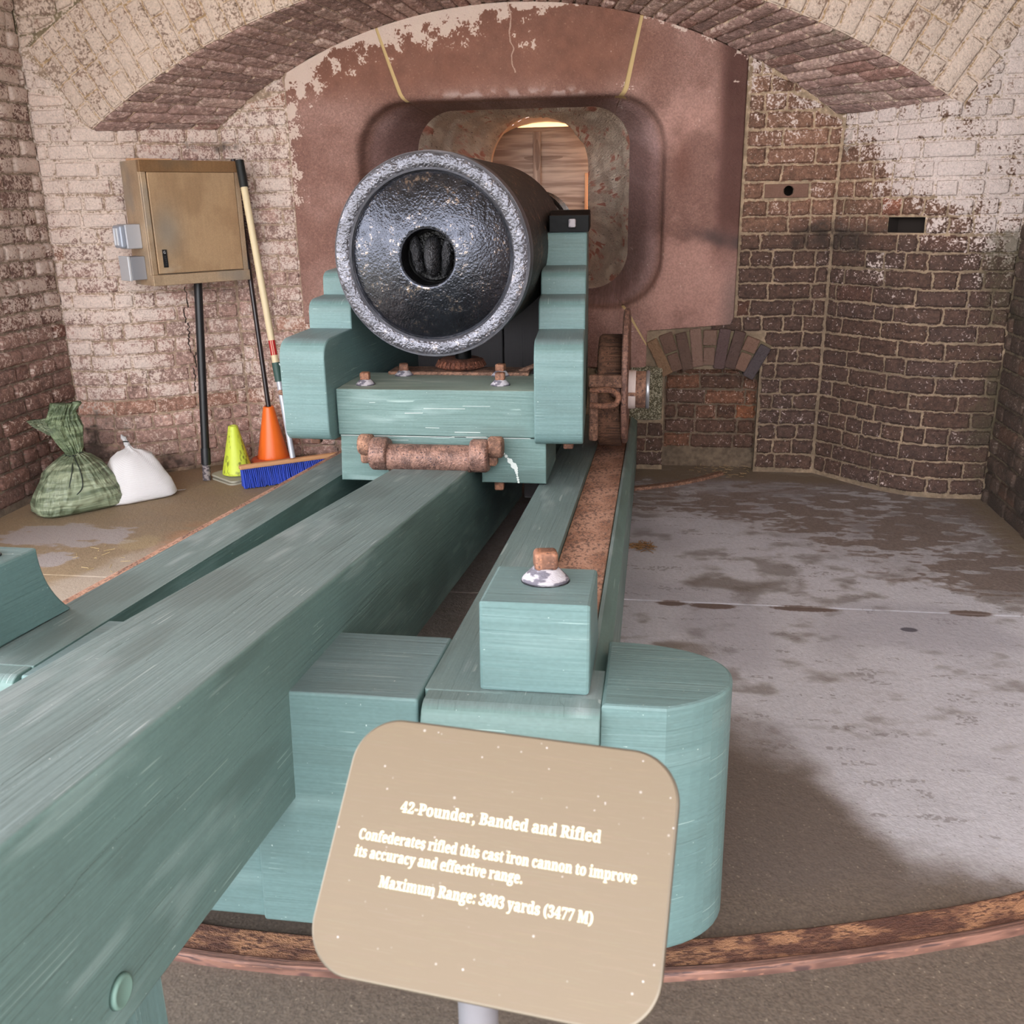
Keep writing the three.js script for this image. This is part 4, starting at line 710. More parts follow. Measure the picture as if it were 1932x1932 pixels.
  for (let i = 0; i < 30; i++) { const a = i / 30 * 6.283, b = new THREE.BoxGeometry(0.012, 0.024, 0.008); b.rotateZ(0.5); b.translate(0.084, 0.018, 0); b.rotateY(a); teeth.push(b); }
  const gear = part(carriage, 'elevating_gear', mergeGeometries(teeth.map((g) => { const q = g.index ? g.toNonIndexed() : g; return boxUV(q, 'x', 0.2, 0.2); })), std({ map: rustTex, color: 0xe0b0a0, bumpMap: pitTex, bumpScale: 0.003, roughness: 0.9 }), [-0.695, 0.768, gz]);
  part(gear, 'screw', lathe([[0.03, 0], [0.03, 0.17]], 20), M.black, [-0.685, 0.79, gz]);
  part(carriage, 'gear_plate', boxUV(new RoundedBoxGeometry(0.52, 0.012, 0.12, 1, 0.003), 'x', 0.3, 0.3), M.rust, [-0.69, 0.761, -3.40]);
  part(carriage, 'plate_hook', bar(V3(-0.47, 0.763, -3.38), V3(-0.40, 0.79, -3.39), 0.009, 8), M.rust);
  // boards closing the front between the cheeks
  let bx = -1.03; for (const w of [0.21, 0.19, 0.2]) { part(carriage, 'front_board', boxUV(new RoundedBoxGeometry(w - 0.006, 0.66, 0.12, 1, 0.005), 'y'), M.darkBoard, [bx + w / 2, 0.72, -4.1]); bx += w; }
  part(carriage, 'board_bolt', lathe([[0, 0.02], [0.014, 0.02], [0.022, 0.006], [0.022, 0], [0, 0]], 20), M.black, [-0.44, 0.86, -4.03], [Math.PI / 2, 0, 0]);
  // eccentric wheel on the outer side: tread, flange, hub, and the shackle that moves it
  for (const s of [1, -1]) {
    const wx = CX + s * 0.572, wy = 0.60, wz = -3.9, g0 = (pts, seg = 56) => { const g = lathe(pts, seg); g.rotateZ(-Math.PI / 2 * s); return uvScale(g, 0.3); };
    const wh = part(carriage, 'wheel', g0([[0.04, 0], [0.22, 0], [0.226, 0.005], [0.23, 0.01], [0.23, 0.098], [0.05, 0.098]]), std({ map: rustTex, color: rgb(196, 178, 166), bumpMap: pitTex, bumpScale: 0.005, roughness: 0.85 }), [wx - s * 0.051, wy, wz]);
    part(wh, 'flange', g0([[0.05, 0], [0.268, 0], [0.276, 0.006], [0.276, 0.02], [0.268, 0.026], [0.05, 0.026]]), std({ map: rustTex, color: rgb(255, 240, 246), bumpMap: pitTex, bumpScale: 0.004, roughness: 0.6 }), [wx + s * 0.046, wy + 0.058, wz]);
    const hub = part(wh, 'hub', g0([[0, 0.09], [0.052, 0.09], [0.068, 0.085], [0.075, 0.08], [0.075, 0.0], [0, 0.0]], 32), M.rust, [wx + s * 0.06, wy + 0.01, wz + 0.03]);
    if (s > 0) {
      part(hub, 'hub_band', g0([[0.074, 0], [0.0785, 0.001], [0.0785, 0.03], [0.074, 0.031]], 32), std({ color: rgb(222, 206, 200), bumpMap: pitTex, bumpScale: 0.003, roughness: 0.8 }), [wx + 0.070, wy + 0.01, wz + 0.03]);
      part(hub, 'hub_key', boxUV(new THREE.BoxGeometry(0.034, 0.014, 0.012), 'x', 0.3, 0.3), M.rust, [wx + 0.085, wy + 0.005, wz + 0.03 + 0.076]);
      part(hub, 'hub_ring', g0([[0.072, 0], [0.078, 0.001], [0.078, 0.014], [0.072, 0.015]], 32), std({ color: rgb(176, 178, 184), roughness: 0.35, metalness: 0.7 }), [wx + 0.142, wy + 0.01, wz + 0.03]);
      part(carriage, 'axle_strap', boxUV(new RoundedBoxGeometry(0.13, 0.05, 0.03, 2, 0.008), 'x', 0.3, 0.3), M.rust, [-0.17, 0.685, -3.64]);
      part(carriage, 'axle_arm', boxUV(new RoundedBoxGeometry(0.035, 0.19, 0.05, 2, 0.01), 'y', 0.3, 0.3), M.rust, [-0.212, 0.555, -3.60]);
      const q = tube([V3(-0.225, 0.655, -3.60), V3(-0.14, 0.658, -3.585), V3(-0.118, 0.638, -3.58), V3(-0.125, 0.612, -3.575), V3(-0.155, 0.603, -3.57), V3(-0.225, 0.603, -3.57)], 0.0115, 40, 10); part(carriage, 'shackle', uvScale(q, 0.2), std({ map: rustTex, color: 0xffe4da, bumpMap: pitTex, bumpScale: 0.003, roughness: 0.8 }));
      part(carriage, 'wheel_bolt', g0([[0, 0.02], [0.02, 0.02], [0.026, 0.008], [0.026, 0], [0, 0]], 20), M.oldIron, [-0.132, 0.64, -3.675], [0, -Math.PI / 2, 0]);
    }
  }
}
// ---------------------------------------------------------------- the cannon
const cannon = thing('cannon', 'massive black pitted iron cannon seen from its domed breech end', 'cannon', [-0.706, 1.185, -3.05]);
{
  const speck = (base, hi, amt, seed) => colorTex(1024, 1024, (u, v) => { const a = tfbm(u, v, 14, 14, 4, seed), b = tfbm(u, v, 60, 60, 2, seed + 3), c = tn(u * 260, v * 260, 260, 260, seed + 7); let k = sc3(base, 0.8 + 0.4 * a); k = mix3(k, hi, amt * sst(0.60, 0.80, 0.5 * b + 0.5 * a + 0.12 * (c - 0.5))); return k; });
  const lump = grayTex(1024, 1024, (u, v) => { const a = tfbm(u, v, 22, 22, 3, 401), b = tn(u * 64, v * 64, 64, 64, 403), c = tn(u * 130, v * 130, 130, 130, 405), d = tn(u * 18, v * 18, 18, 18, 407); return clamp(0.35 * a + 0.35 * b + 0.2 * c - 0.35 * sst(0.8, 0.95, d) + 0.15, 0, 1); });
  const faceM = new THREE.MeshPhysicalMaterial({ map: speck([72, 74, 82], [170, 152, 138], 0.8, 411), metalness: 0.95, roughness: 0.27, bumpMap: lump, bumpScale: 0.0022 });
  const ringM = new THREE.MeshPhysicalMaterial({ map: speck([116, 116, 124], [206, 188, 178], 0.6, 421), metalness: 0.85, roughness: 0.42, bumpMap: lump, bumpScale: 0.006 });
  const bodyM = std({ map: speck([44, 38, 35], [168, 126, 98], 1.0, 431), metalness: 0.2, roughness: 0.5, bumpMap: lump, bumpScale: 0.008 });
  const Y = 1.187, X = -0.706, Z = -3.05;
  // lathes turn about y; lay them along -z so that profile height runs towards the camera
  const turned = (pts, seg = 96, su = 0.45) => { const g = lathe(pts, seg); g.rotateX(Math.PI / 2); const p = g.attributes.position, n = g.attributes.normal, uv = g.attributes.uv; for (let i = 0; i < p.count; i++) { const f = Math.abs(n.getZ(i)) > 0.5; if (f) uv.setXY(i, p.getX(i) / su + 0.5, p.getY(i) / su + 0.5); } return g; };
  const barrelG = lathe([[0.24, -0.09], [0.255, -0.07], [0.268, -0.03], [0.30, -0.02], [0.312, -0.03], [0.318, -0.06], [0.319, -1.16], [0.314, -1.19], [0.278, -1.2], [0.258, -1.45], [0.236, -1.9], [0.205, -2.5], [0.205, -2.53], [0.219, -2.54], [0.219, -2.58], [0.205, -2.59], [0.2, -2.66], [0.214, -2.78], [0.226, -2.86], [0.222, -2.92], [0.195, -2.95], [0.09, -2.95], [0.089, -2.6], [0.0, -2.6]], 112);
  { const uv = barrelG.attributes.uv, p = barrelG.attributes.position; for (let i = 0; i < p.count; i++) uv.setXY(i, uv.getX(i) * 4, p.getY(i) / 0.5); } barrelG.rotateX(Math.PI / 2);
  part(cannon, 'barrel', barrelG, bodyM, [X, Y, Z - 0.01]);
  part(cannon, 'breech_band', turned([[0.262, -0.08], [0.264, -0.012], [0.270, 0.0], [0.29, 0.004], [0.312, 0.0], [0.320, -0.012], [0.322, -0.04], [0.322, -0.08]], 128), ringM, [X, Y, Z]);
  const dome = []; dome.push([0.266, -0.03]); for (let i = 0; i <= 22; i++) { const r = lerp(0.264, 0.098, i / 22); dome.push([r, Math.sqrt(0.55 * 0.55 - r * r) - Math.sqrt(0.55 * 0.55 - 0.266 * 0.266) - 0.018]); }
  const e = dome[dome.length - 1]; dome.push([0.091, e[1] + 0.0005], [0.087, e[1] - 0.004], [0.0855, e[1] - 0.012]);
  const df = part(cannon, 'breech_face', turned(dome, 128, 0.33), faceM, [X, Y, Z]);
  const hm = std({ color: rgb(14, 13, 14), metalness: 0.3, roughness: 0.4, bumpMap: lump, bumpScale: 0.006 });
  const hr = part(df, 'breech_hole', turned([[0.0855, e[1] - 0.010], [0.084, e[1] - 0.09], [0.076, e[1] - 0.10], [0, e[1] - 0.10]], 64), hm, [X, Y, Z]);
  const lug = new THREE.SphereGeometry(1, 32, 24); lug.scale(0.026, 0.066, 0.062); { const p = lug.attributes.position; for (let i = 0; i < p.count; i++) { const k = 1 + (fbm(p.getX(i) * 60, p.getY(i) * 60 + p.getZ(i) * 40, 2, 441) - 0.5) * 0.3; p.setXYZ(i, p.getX(i) * k, p.getY(i) * k, p.getZ(i)); } } lug.computeVertexNormals();
  const jm = new THREE.MeshPhysicalMaterial({ color: rgb(70, 70, 74), metalness: 0.5, roughness: 0.3, bumpMap: lump, bumpScale: 0.01 });
  part(df, 'breech_lug', lug, jm, [X + 0.003, Y, Z + e[1] - 0.066]);
  for (const s of [-1, 1]) { const jaw = new THREE.SphereGeometry(1, 24, 20); jaw.scale(0.018, 0.062, 0.04); { const p = jaw.attributes.position; for (let i = 0; i < p.count; i++) { const k = 1 + (fbm(p.getX(i) * 80 + s, p.getY(i) * 70 + p.getZ(i) * 50, 2, 447) - 0.5) * 0.5; p.setXYZ(i, p.getX(i) * k, p.getY(i) * k, p.getZ(i) * k); } } jaw.computeVertexNormals(); part(df, 'breech_jaw', jaw, jm, [X + s * 0.05, Y + 0.004, Z + e[1] - 0.072], [0, 0, -s * 0.22]); }
  const trun = new THREE.CylinderGeometry(0.08, 0.08, 0.76, 32); trun.rotateZ(Math.PI / 2); part(cannon, 'trunnion', uvScale(trun, 0.4), M.black, [X, 1.19, -3.89]);
  part(cannon, 'muzzle_band', turned([[0.207, 0], [0.222, 0.002], [0.222, 0.05], [0.207, 0.052]], 64), M.black, [X, Y, Z - 2.62]);
}
// ---------------------------------------------------------------- cabinet on the jamb, with two small boxes
{
  const az = 38 * D2R, w = 0.50, h = 0.565, d = 0.21, t = V3(Math.sin(az), 0, -Math.cos(az)), n = V3(Math.cos(az), 0, Math.sin(az));
  const fr = V3(-2.038, 1.277, -4.70), c = fr.clone().addScaledVector(t, -w / 2);               // middle of the front
  const at = (a, y, o) => { const p = c.clone().addScaledVector(t, a).addScaledVector(n, o); return [p.x, c.y + y, p.z]; };
  const ry = Math.atan2(n.x, n.z), RY = [0, ry, 0];
  const steel = colorTex(512, 512, (u, v) => { const b = tfbm(u, v, 4, 90, 3, 501), a = tfbm(u, v, 4, 4, 4, 503), f = tn(u * 160, v * 160, 160, 160, 505); let k = mix3([178, 152, 124], [200, 174, 144], sst(0.3, 0.7, a)); k = sc3(k, 0.93 + 0.08 * b + 0.08 * (f - 0.5)); k = mix3(k, [148, 144, 140], 0.55 * sst(0.5, 0.7, tfbm(u, v, 3, 3, 3, 507))); return k; });
  const doorT = colorTex(512, 512, (u, v) => { const a = tfbm(u, v, 4, 4, 4, 513), f = tn(u * 150, v * 150, 150, 150, 515), b = tfbm(u, v, 60, 5, 3, 511); let k = mix3([182, 150, 116], [200, 168, 132], sst(0.3, 0.7, a)); k = sc3(k, 0.95 + 0.07 * (f - 0.5) + 0.05 * b); const g = Math.exp(-(((u - 0.14) / 0.16) ** 2) - (((v - 0.42) / 0.24) ** 2)); k = mix3(k, [150, 148, 144], 0.6 * g); const g2 = Math.exp(-(((u - 0.17) / 0.1) ** 2) - (((v - 0.02) / 0.05) ** 2)); k = mix3(k, [206, 198, 186], 0.7 * g2 * sst(0.35, 0.6, a)); return k; });
  const sm = std({ map: steel, metalness: 0.3, roughness: 0.5 }), dm = std({ map: doorT, metalness: 0.25, roughness: 0.5 });
  const cab = thing('metal_cabinet', 'tan steel wall cabinet with a flat door hung on the brick jamb', 'cabinet', at(0, -h / 2, -d / 2));
  const bxy = (x, y, z, r = 0.003) => boxUV(new RoundedBoxGeometry(x, y, z, 2, r), 'y', 0.6, 0.6);
  part(cab, 'body', bxy(w, h, d - 0.02), sm, at(0, 0, -d / 2 - 0.008), RY);
  part(cab, 'top_flange', bxy(w + 0.006, 0.052, 0.03), std({ map: steel, color: rgb(205, 184, 160), metalness: 0.3, roughness: 0.5 }), at(0, h / 2 - 0.026, -0.006), RY);
  part(cab, 'bottom_flange', bxy(w + 0.006, 0.05, 0.028), sm, at(0, -h / 2 + 0.025, -0.004), RY);
  part(cab, 'stile', bxy(0.026, h - 0.1, 0.02), sm, at(-w / 2 + 0.013, 0, -0.006), RY); part(cab, 'stile', bxy(0.026, h - 0.1, 0.02), sm, at(w / 2 - 0.013, 0, -0.006), RY);
  const dg = new RoundedBoxGeometry(w - 0.06, h - 0.108, 0.016, 2, 0.003); { const p = dg.attributes.position, uv = dg.attributes.uv; for (let i = 0; i < p.count; i++) uv.setXY(i, p.getX(i) / (w - 0.06) + 0.5, p.getY(i) / (h - 0.108) + 0.5); }
  const door = part(cab, 'door', dg, dm, at(0, 0.001, 0.0005), RY);
  const bc = document.createElement('canvas'); bc.width = 64; bc.height = 256; const q = bc.getContext('2d'); q.fillStyle = '#17171a'; q.fillRect(0, 0, 64, 256); q.strokeStyle = '#c9c9cc'; q.lineWidth = 6; q.beginPath(); q.arc(32, 38, 17, 0.9, 5.2); q.stroke(); q.lineWidth = 5; q.beginPath(); q.arc(38, 44, 8, 0, 5); q.stroke();
  q.translate(32, 160); q.rotate(Math.PI / 2); q.strokeStyle = '#5c5c60'; q.lineWidth = 5; for (let i = 0; i < 5; i++) { q.beginPath(); q.arc(-56 + i * 27, 0, 9, 0.6 + i, 5.0 + i * 0.7); q.stroke(); }
  const bt = new THREE.CanvasTexture(bc); bt.colorSpace = THREE.SRGBColorSpace;
  const badge = new THREE.BoxGeometry(0.022, 0.082, 0.004);
  part(door, 'badge', badge, std({ map: bt, roughness: 0.45 }), at(-0.183, -0.158, 0.0105), RY);
  part(cab, 'wood_shim', bxy(0.2, 0.012, 0.06, 0.002), std({ color: rgb(206, 164, 128), roughness: 0.9 }), at(-0.13, h / 2 + 0.006, -d + 0.06), RY);
  // outlet box with a domed cover, plain junction box under it, both on the cabinet's near side
  const grey = std({ color: rgb(186, 188, 196), roughness: 0.5, metalness: 0.3, bumpMap: pitTex, bumpScale: 0.001 }), pale = std({ color: rgb(206, 208, 214), roughness: 0.45, metalness: 0.2 });
  const sideAt = (y, o, f) => at(-w / 2 - o, y, f);
  const ob = part(cab, 'outlet_box', bxy(0.075, 0.112, 0.095, 0.006), grey, sideAt(-0.055, 0.037, -0.115), RY);
  const cov = part(ob, 'outlet_cover', bxy(0.028, 0.104, 0.085, 0.011), std({ color: rgb(166, 174, 190), roughness: 0.3, metalness: 0.2 }), sideAt(-0.055, 0.086, -0.115), RY);
  part(ob, 'cover_rib', bxy(0.012, 0.08, 0.012, 0.004), pale, sideAt(-0.055, 0.102, -0.10), RY); part(ob, 'cover_rib', bxy(0.012, 0.08, 0.012, 0.004), pale, sideAt(-0.055, 0.102, -0.13), RY);
  const jb = part(cab, 'junction_box', bxy(0.072, 0.108, 0.10, 0.004), std({ color: rgb(150, 152, 160), roughness: 0.5, metalness: 0.3 }), sideAt(-0.20, 0.036, -0.112), RY);
  part(jb, 'junction_lid', bxy(0.014, 0.114, 0.106, 0.004), pale, sideAt(-0.20, 0.079, -0.112), RY);
  // conduit from the cabinet down to the floor
  const top = V3(...at(0.02, -h / 2 - 0.0, -0.10)), bot = V3(-2.262, 0.0, -4.43);
  const cp = thing('conduit_pipe', 'thick black conduit pipe running from the cabinet down to the floor', 'pipe', [bot.x, 0, bot.z]);
  const dirv = top.clone().sub(bot), p1 = bot.clone().addScaledVector(dirv, 0.08);
  part(cp, 'pipe', bar(p1, top, 0.0205, 24), std({ color: rgb(30, 30, 33), roughness: 0.42 }));
  part(cp, 'coupling', bar(bot.clone().addScaledVector(dirv, 0.085), bot.clone().addScaledVector(dirv, 0.165), 0.0245, 24), std({ color: rgb(36, 36, 40), roughness: 0.4 }));
  part(cp, 'worn_end', bar(bot, p1, 0.020, 20, 0.021), std({ map: washerTex, color: rgb(214, 206, 200), roughness: 0.8 }));
}
// ---------------------------------------------------------------- broom, dark pole, cones
{
  const top = V3(-1.998, 1.561, -4.63), foot = V3(-1.80, 0.105, -4.475), dv = foot.clone().sub(top), pt = (k) => top.clone().addScaledVector(dv, k);
  const br = thing('push_broom', 'push broom with cream handle and wide blue bristles leaning in the corner', 'broom', [-1.80, 0, -4.47]);
  const cream = std({ color: rgb(232, 214, 176), roughness: 0.5 });
  part(br, 'grip', bar(pt(0), pt(0.085), 0.021, 20), std({ color: rgb(22, 26, 26), roughness: 0.6 }));
  part(br, 'pole', bar(pt(0.08), pt(0.665), 0.0172, 20), cream);
  part(br, 'pole_sticker', bar(pt(0.585), pt(0.635), 0.0176, 12), std({ color: rgb(190, 40, 44), roughness: 0.5 }));
  const col = part(br, 'collar', bar(pt(0.66), pt(0.725), 0.021, 20, 0.02), std({ color: rgb(58, 88, 82), roughness: 0.5 }));
  part(col, 'clip', tube([pt(0.662).add(V3(0.018, 0, 0.006)), pt(0.68).add(V3(0.032, 0, 0.008)), pt(0.705).add(V3(0.03, 0, 0.008)), pt(0.72).add(V3(0.018, 0, 0.006))], 0.003, 16, 6), std({ color: rgb(190, 196, 200), roughness: 0.3, metalness: 0.6 }));
  part(br, 'lower_pole', bar(pt(0.72), pt(0.99), 0.0145, 20), std({ color: rgb(206, 210, 222), roughness: 0.35, metalness: 0.3 }));
  // head: wooden block above, bristles below, lying towards the camera
  const hl = 0.62, dir = V3(0.815, 0.0, -0.58).normalize(), a = V3(-2.035, 0, -4.325), mid = a.clone().addScaledVector(dir, hl / 2), ry = Math.atan2(-dir.z, dir.x);
  const block = new RoundedBoxGeometry(hl, 0.024, 0.034, 3, 0.009);
  const hd = part(br, 'head_block', boxUV(block, 'x'), std({ color: rgb(214, 160, 116), roughness: 0.6 }), [mid.x, 0.099, mid.z - 0.012], [0, ry, 0]);
  hd.rotation.order = 'YXZ'; hd.rotation.set(0.0, ry, 0);
  const r = rngOf(801), tufts = [];
  for (let i = 0; i < 62; i++) for (let k = 0; k < 6; k++) for (let m = 0; m < 4; m++) {
    const s = (i + 0.5) / 62 * (hl - 0.03) + 0.015, o = (k - 2.5) * 0.0105, fl = (r() - 0.5) * 0.016, base = a.clone().addScaledVector(dir, s), nv = V3(-dir.z, 0, dir.x);   // nv points to the camera
    const p = base.clone().addScaledVector(nv, o - 0.01 + (r() - 0.5) * 0.006).setY(0.09), e = base.clone().addScaledVector(nv, o * 1.25 + 0.022 + (r() - 0.5) * 0.01).addScaledVector(dir, fl).setY(0.002 + 0.006 * r());
    const w = 0.0032, g = new THREE.BufferGeometry(), t = dir.clone().multiplyScalar(w), t2 = nv.clone().multiplyScalar(w);
    const P = [p.clone().sub(t), p.clone().add(t), e.clone().add(t), e.clone().sub(t), p.clone().add(t2), e.clone().add(t2)]; const f = [];
    for (const [x, y, z] of [[0, 1, 2], [0, 2, 3], [1, 4, 5], [1, 5, 2], [4, 0, 3], [4, 3, 5]]) f.push(...P[x].toArray(), ...P[y].toArray(), ...P[z].toArray());
    g.setAttribute('position', new THREE.Float32BufferAttribute(f, 3)); g.computeVertexNormals(); const c = 0.7 + 0.5 * r(), ca = new Float32Array(54); for (let q = 0; q < 18; q++) { ca[q * 3] = ca[q * 3 + 1] = ca[q * 3 + 2] = c; } g.setAttribute('color', new THREE.BufferAttribute(ca, 3)); tufts.push(g);
  }
  const bs = part(br, 'bristles', mergeGeometries(tufts), std({ color: rgb(28, 62, 176), roughness: 0.55, vertexColors: true })); bs.userData.kind = 'stuff';
  // dark pole standing in the orange cone, a bristle brush at its upper end behind the cabinet
  const pa = V3(-1.982, 0.30, -4.66), pb = V3(-2.05, 1.0, -4.74), pc = pa.clone().addScaledVector(pb.clone().sub(pa), 1.82);
  const dp = thing('brush_pole', 'thin dark brown pole with a brush stuck upright into the orange cone', 'brush', [pa.x, 0, pa.z]);
  part(dp, 'pole', bar(pa, pc, 0.0125, 18), std({ color: rgb(44, 32, 32), roughness: 0.28 }));
  const bg = []; for (let i = 0; i < 260; i++) { const k = 0.66 + 0.3 * r(), p = pa.clone().lerp(pc, k), q = r() * 6.28, l = 0.03 + 0.018 * r(); bg.push(bar(p, p.clone().add(V3(Math.cos(q) * l * 1.1 + 0.02, -0.012, Math.sin(q) * l * 0.6)), 0.0016, 4)); }
  part(dp, 'brush', mergeGeometries(bg), std({ color: rgb(116, 92, 88), roughness: 0.9 })).userData.kind = 'stuff';
  // cones
  const scuff = colorTex(512, 512, (u, v) => { const b = tfbm(u, v, 40, 60, 3, 821), a = tfbm(u, v, 8, 5, 3, 823); let k = [214, 230, 66]; k = mix3(k, [232, 240, 150], 0.4 * a); k = mix3(k, [92, 96, 40], 0.7 * sst(0.6, 0.74, b) * sst(0.85, 0.35, v) * sst(0.3, 0.6, a + 0.15)); return k; });
  const cone = (name, label, x, z, rb, rt, h, y0, m, base) => {
    const t = thing(name, label, 'cone', [x, 0, z]);
    part(t, 'cone_body', lathe([[rb - 0.004, 0], [rb, 0], [rb - 0.002, 0.012], [rt + 0.004, h - 0.004], [rt, h], [rt - 0.006, h], [rt - 0.008, h - 0.01], [rb - 0.01, 0.0]], 44), m, [x, y0, z]);
    base(t); return t;
  };
  const lime = std({ map: scuff, roughness: 0.42 }), grey = std({ color: rgb(168, 164, 148), roughness: 0.75 });
  const sq = (s, h, r0) => { const q = new THREE.Shape(), a = s / 2; q.moveTo(-a + r0, -a); q.lineTo(a - r0, -a); q.quadraticCurveTo(a, -a, a, -a + r0); q.lineTo(a, a - r0); q.quadraticCurveTo(a, a, a - r0, a); q.lineTo(-a + r0, a); q.quadraticCurveTo(-a, a, -a, a - r0); q.lineTo(-a, -a + r0); q.quadraticCurveTo(-a, -a, -a + r0, -a); const g = extr(q, h, 0.003); g.rotateX(-Math.PI / 2); return g; };
  cone('traffic_cone', 'scuffed lime yellow traffic cone on a grey base beside the conduit', -2.115, -4.49, 0.078, 0.020, 0.25, 0.03, lime, (t) => { part(t, 'base', sq(0.205, 0.012, 0.03), grey, [-2.115, 0.019, -4.49], [0.04, -0.55, -0.03]); part(t, 'base', sq(0.21, 0.010, 0.03), grey, [-2.11, 0.001, -4.485], [0, -0.62, 0]); });
  const or = std({ color: rgb(255, 122, 44), roughness: 0.36, map: colorTex(256, 256, (u, v) => { const a = tfbm(u, v, 8, 8, 4, 831); return mix3([255, 250, 246], [255, 214, 196], 0.8 * sst(0.45, 0.65, a) * sst(0.42, 0.1, v)); }) });
  cone('traffic_cone', 'glossy orange traffic cone holding the thin dark brush pole', -1.985, -4.66, 0.082, 0.024, 0.275, 0.072, or, (t) => { const rim = lathe([[0, 0.0], [0.112, 0], [0.117, 0.004], [0.117, 0.012], [0.111, 0.018], [0.09, 0.024], [0, 0.024]], 40); part(t, 'base', rim, std({ color: rgb(206, 96, 60), roughness: 0.6 }), [-1.985, 0.05, -4.66]); part(t, 'base', rim, or, [-1.985, 0.024, -4.655], [0.02, 0, 0.02]); part(t, 'base', lathe([[0, 0], [0.118, 0], [0.118, 0.018], [0, 0.02]], 40), std({ color: rgb(120, 84, 70), roughness: 0.8 }), [-1.985, 0.001, -4.66]); });
}
// ---------------------------------------------------------------- two sandbags in the corner
function sack(rings, folds, seed, n = 72) {      // rings: [x, y, z, rx, rz, turn, foldDepth, squareness]
  return rings.map(([x, y, z, rx, rz, turn, fd, sq], j) => { const out = []; for (let i = 0; i < n; i++) { const a = i / n * 6.2832, c = Math.cos(a), s = Math.sin(a), e = 2 / sq, cx = Math.sign(c) * Math.abs(c) ** e, sx = Math.sign(s) * Math.abs(s) ** e; const f = 1 + fd * (Math.sin(a * folds + j * 0.12 + vn(a * 3, j * 0.4, seed) * 5) * 0.5 + (vn(a * 6 + 3, j * 0.5, seed + 1) - 0.5) * 1.2) + (vn(a * 2.2, y * 14, seed + 2) - 0.5) * 0.07; const px = cx * rx * f, pz = sx * rz * f; out.push(V3(x + px * Math.cos(turn) - pz * Math.sin(turn), Math.max(0.003, y + (y > 0.02 ? (vn(a * 3, j, seed + 3) - 0.5) * 0.012 : 0)), z + px * Math.sin(turn) + pz * Math.cos(turn))); } return out; });
}
{
  const weave = grayTex(256, 256, (u, v) => { const x = Math.sin(u * 6.2832 * 40), y = Math.sin(v * 6.2832 * 40); return 0.5 + 0.25 * x * y + 0.25 * tfbm(u, v, 10, 10, 3, 851); });
  const foldTex = grayTex(512, 512, (u, v) => clamp(0.5 + 0.8 * (tfbm(u, v, 46, 5, 3, 861) - 0.5) + 0.5 * (tfbm(u, v, 12, 18, 3, 863) - 0.5), 0, 1));
  const gTex = colorTex(512, 512, (u, v) => { const a = tfbm(u, v, 6, 18, 4, 871), b = tfbm(u, v, 40, 40, 2, 873); return sc3(mix3([108, 120, 96], [158, 168, 140], sst(0.3, 0.72, a)), 0.9 + 0.2 * b); });
  const gm = std({ map: gTex, bumpMap: foldTex, bumpScale: 0.02, roughness: 0.48, side: THREE.DoubleSide });
  const T = -0.85, bag = thing('sandbag', 'green woven sandbag tied at the neck with a tall ruffled top', 'sandbag', [-2.66, 0, -3.96]);
  const X = -2.655, Z = -3.925;
  part(bag, 'sack', loft(sack([[X, 0.004, Z, 0.185, 0.10, T, 0.02, 3.4], [X, 0.02, Z, 0.205, 0.125, T, 0.03, 3.4], [X, 0.06, Z, 0.205, 0.135, T, 0.03, 3.0], [X, 0.10, Z, 0.192, 0.132, T, 0.035, 2.7], [X + 0.0, 0.14, Z, 0.17, 0.12, T, 0.05, 2.5], [X + 0.0, 0.18, Z, 0.145, 0.104, T, 0.07, 2.3], [X, 0.215, Z - 0.01, 0.118, 0.082, T, 0.09, 2.1], [X - 0.004, 0.245, Z - 0.02, 0.072, 0.058, T, 0.16, 2], [X - 0.008, 0.262, Z - 0.025, 0.036, 0.034, T, 0.2, 2]], 11, 881, 96)), gm);
  const ruff = part(bag, 'ruffled_top', loft(sack([[X - 0.008, 0.258, Z - 0.025, 0.034, 0.032, T, 0.2, 2], [X - 0.014, 0.285, Z - 0.028, 0.044, 0.034, T, 0.22, 2], [X - 0.03, 0.33, Z - 0.03, 0.058, 0.036, T, 0.26, 2], [X - 0.045, 0.38, Z - 0.04, 0.072, 0.036, T + 0.1, 0.28, 2], [X - 0.05, 0.42, Z - 0.04, 0.064, 0.034, T, 0.3, 2], [X - 0.04, 0.455, Z - 0.04, 0.052, 0.034, T, 0.34, 2], [X - 0.022, 0.495, Z - 0.05, 0.058, 0.034, T, 0.4, 2]], 6, 883, 84), true, true), std({ map: gTex, color: rgb(212, 222, 206), bumpMap: foldTex, bumpScale: 0.02, roughness: 0.5, side: THREE.DoubleSide }));
  part(ruff, 'flap', loft(sack([[X - 0.085, 0.355, Z + 0.0, 0.02, 0.016, T, 0.2, 2], [X - 0.115, 0.40, Z + 0.01, 0.036, 0.018, T, 0.35, 2], [X - 0.125, 0.43, Z + 0.01, 0.045, 0.016, T, 0.5, 2]], 4, 885, 48)), gm);
  const cord = std({ color: rgb(40, 48, 44), roughness: 0.7 });
  part(bag, 'tie_cord', mergeGeometries([tube([V3(X + 0.01, 0.262, Z + 0.012), V3(X + 0.04, 0.2, Z + 0.085), V3(X + 0.035, 0.12, Z + 0.128), V3(X + 0.02, 0.055, Z + 0.14)], 0.0026, 30, 6), tube([V3(X + 0.012, 0.262, Z + 0.012), V3(X + 0.075, 0.19, Z + 0.07), V3(X + 0.085, 0.13, Z + 0.095), V3(X + 0.055, 0.09, Z + 0.125), V3(X + 0.0, 0.03, Z + 0.15)], 0.0026, 30, 6)]), cord);
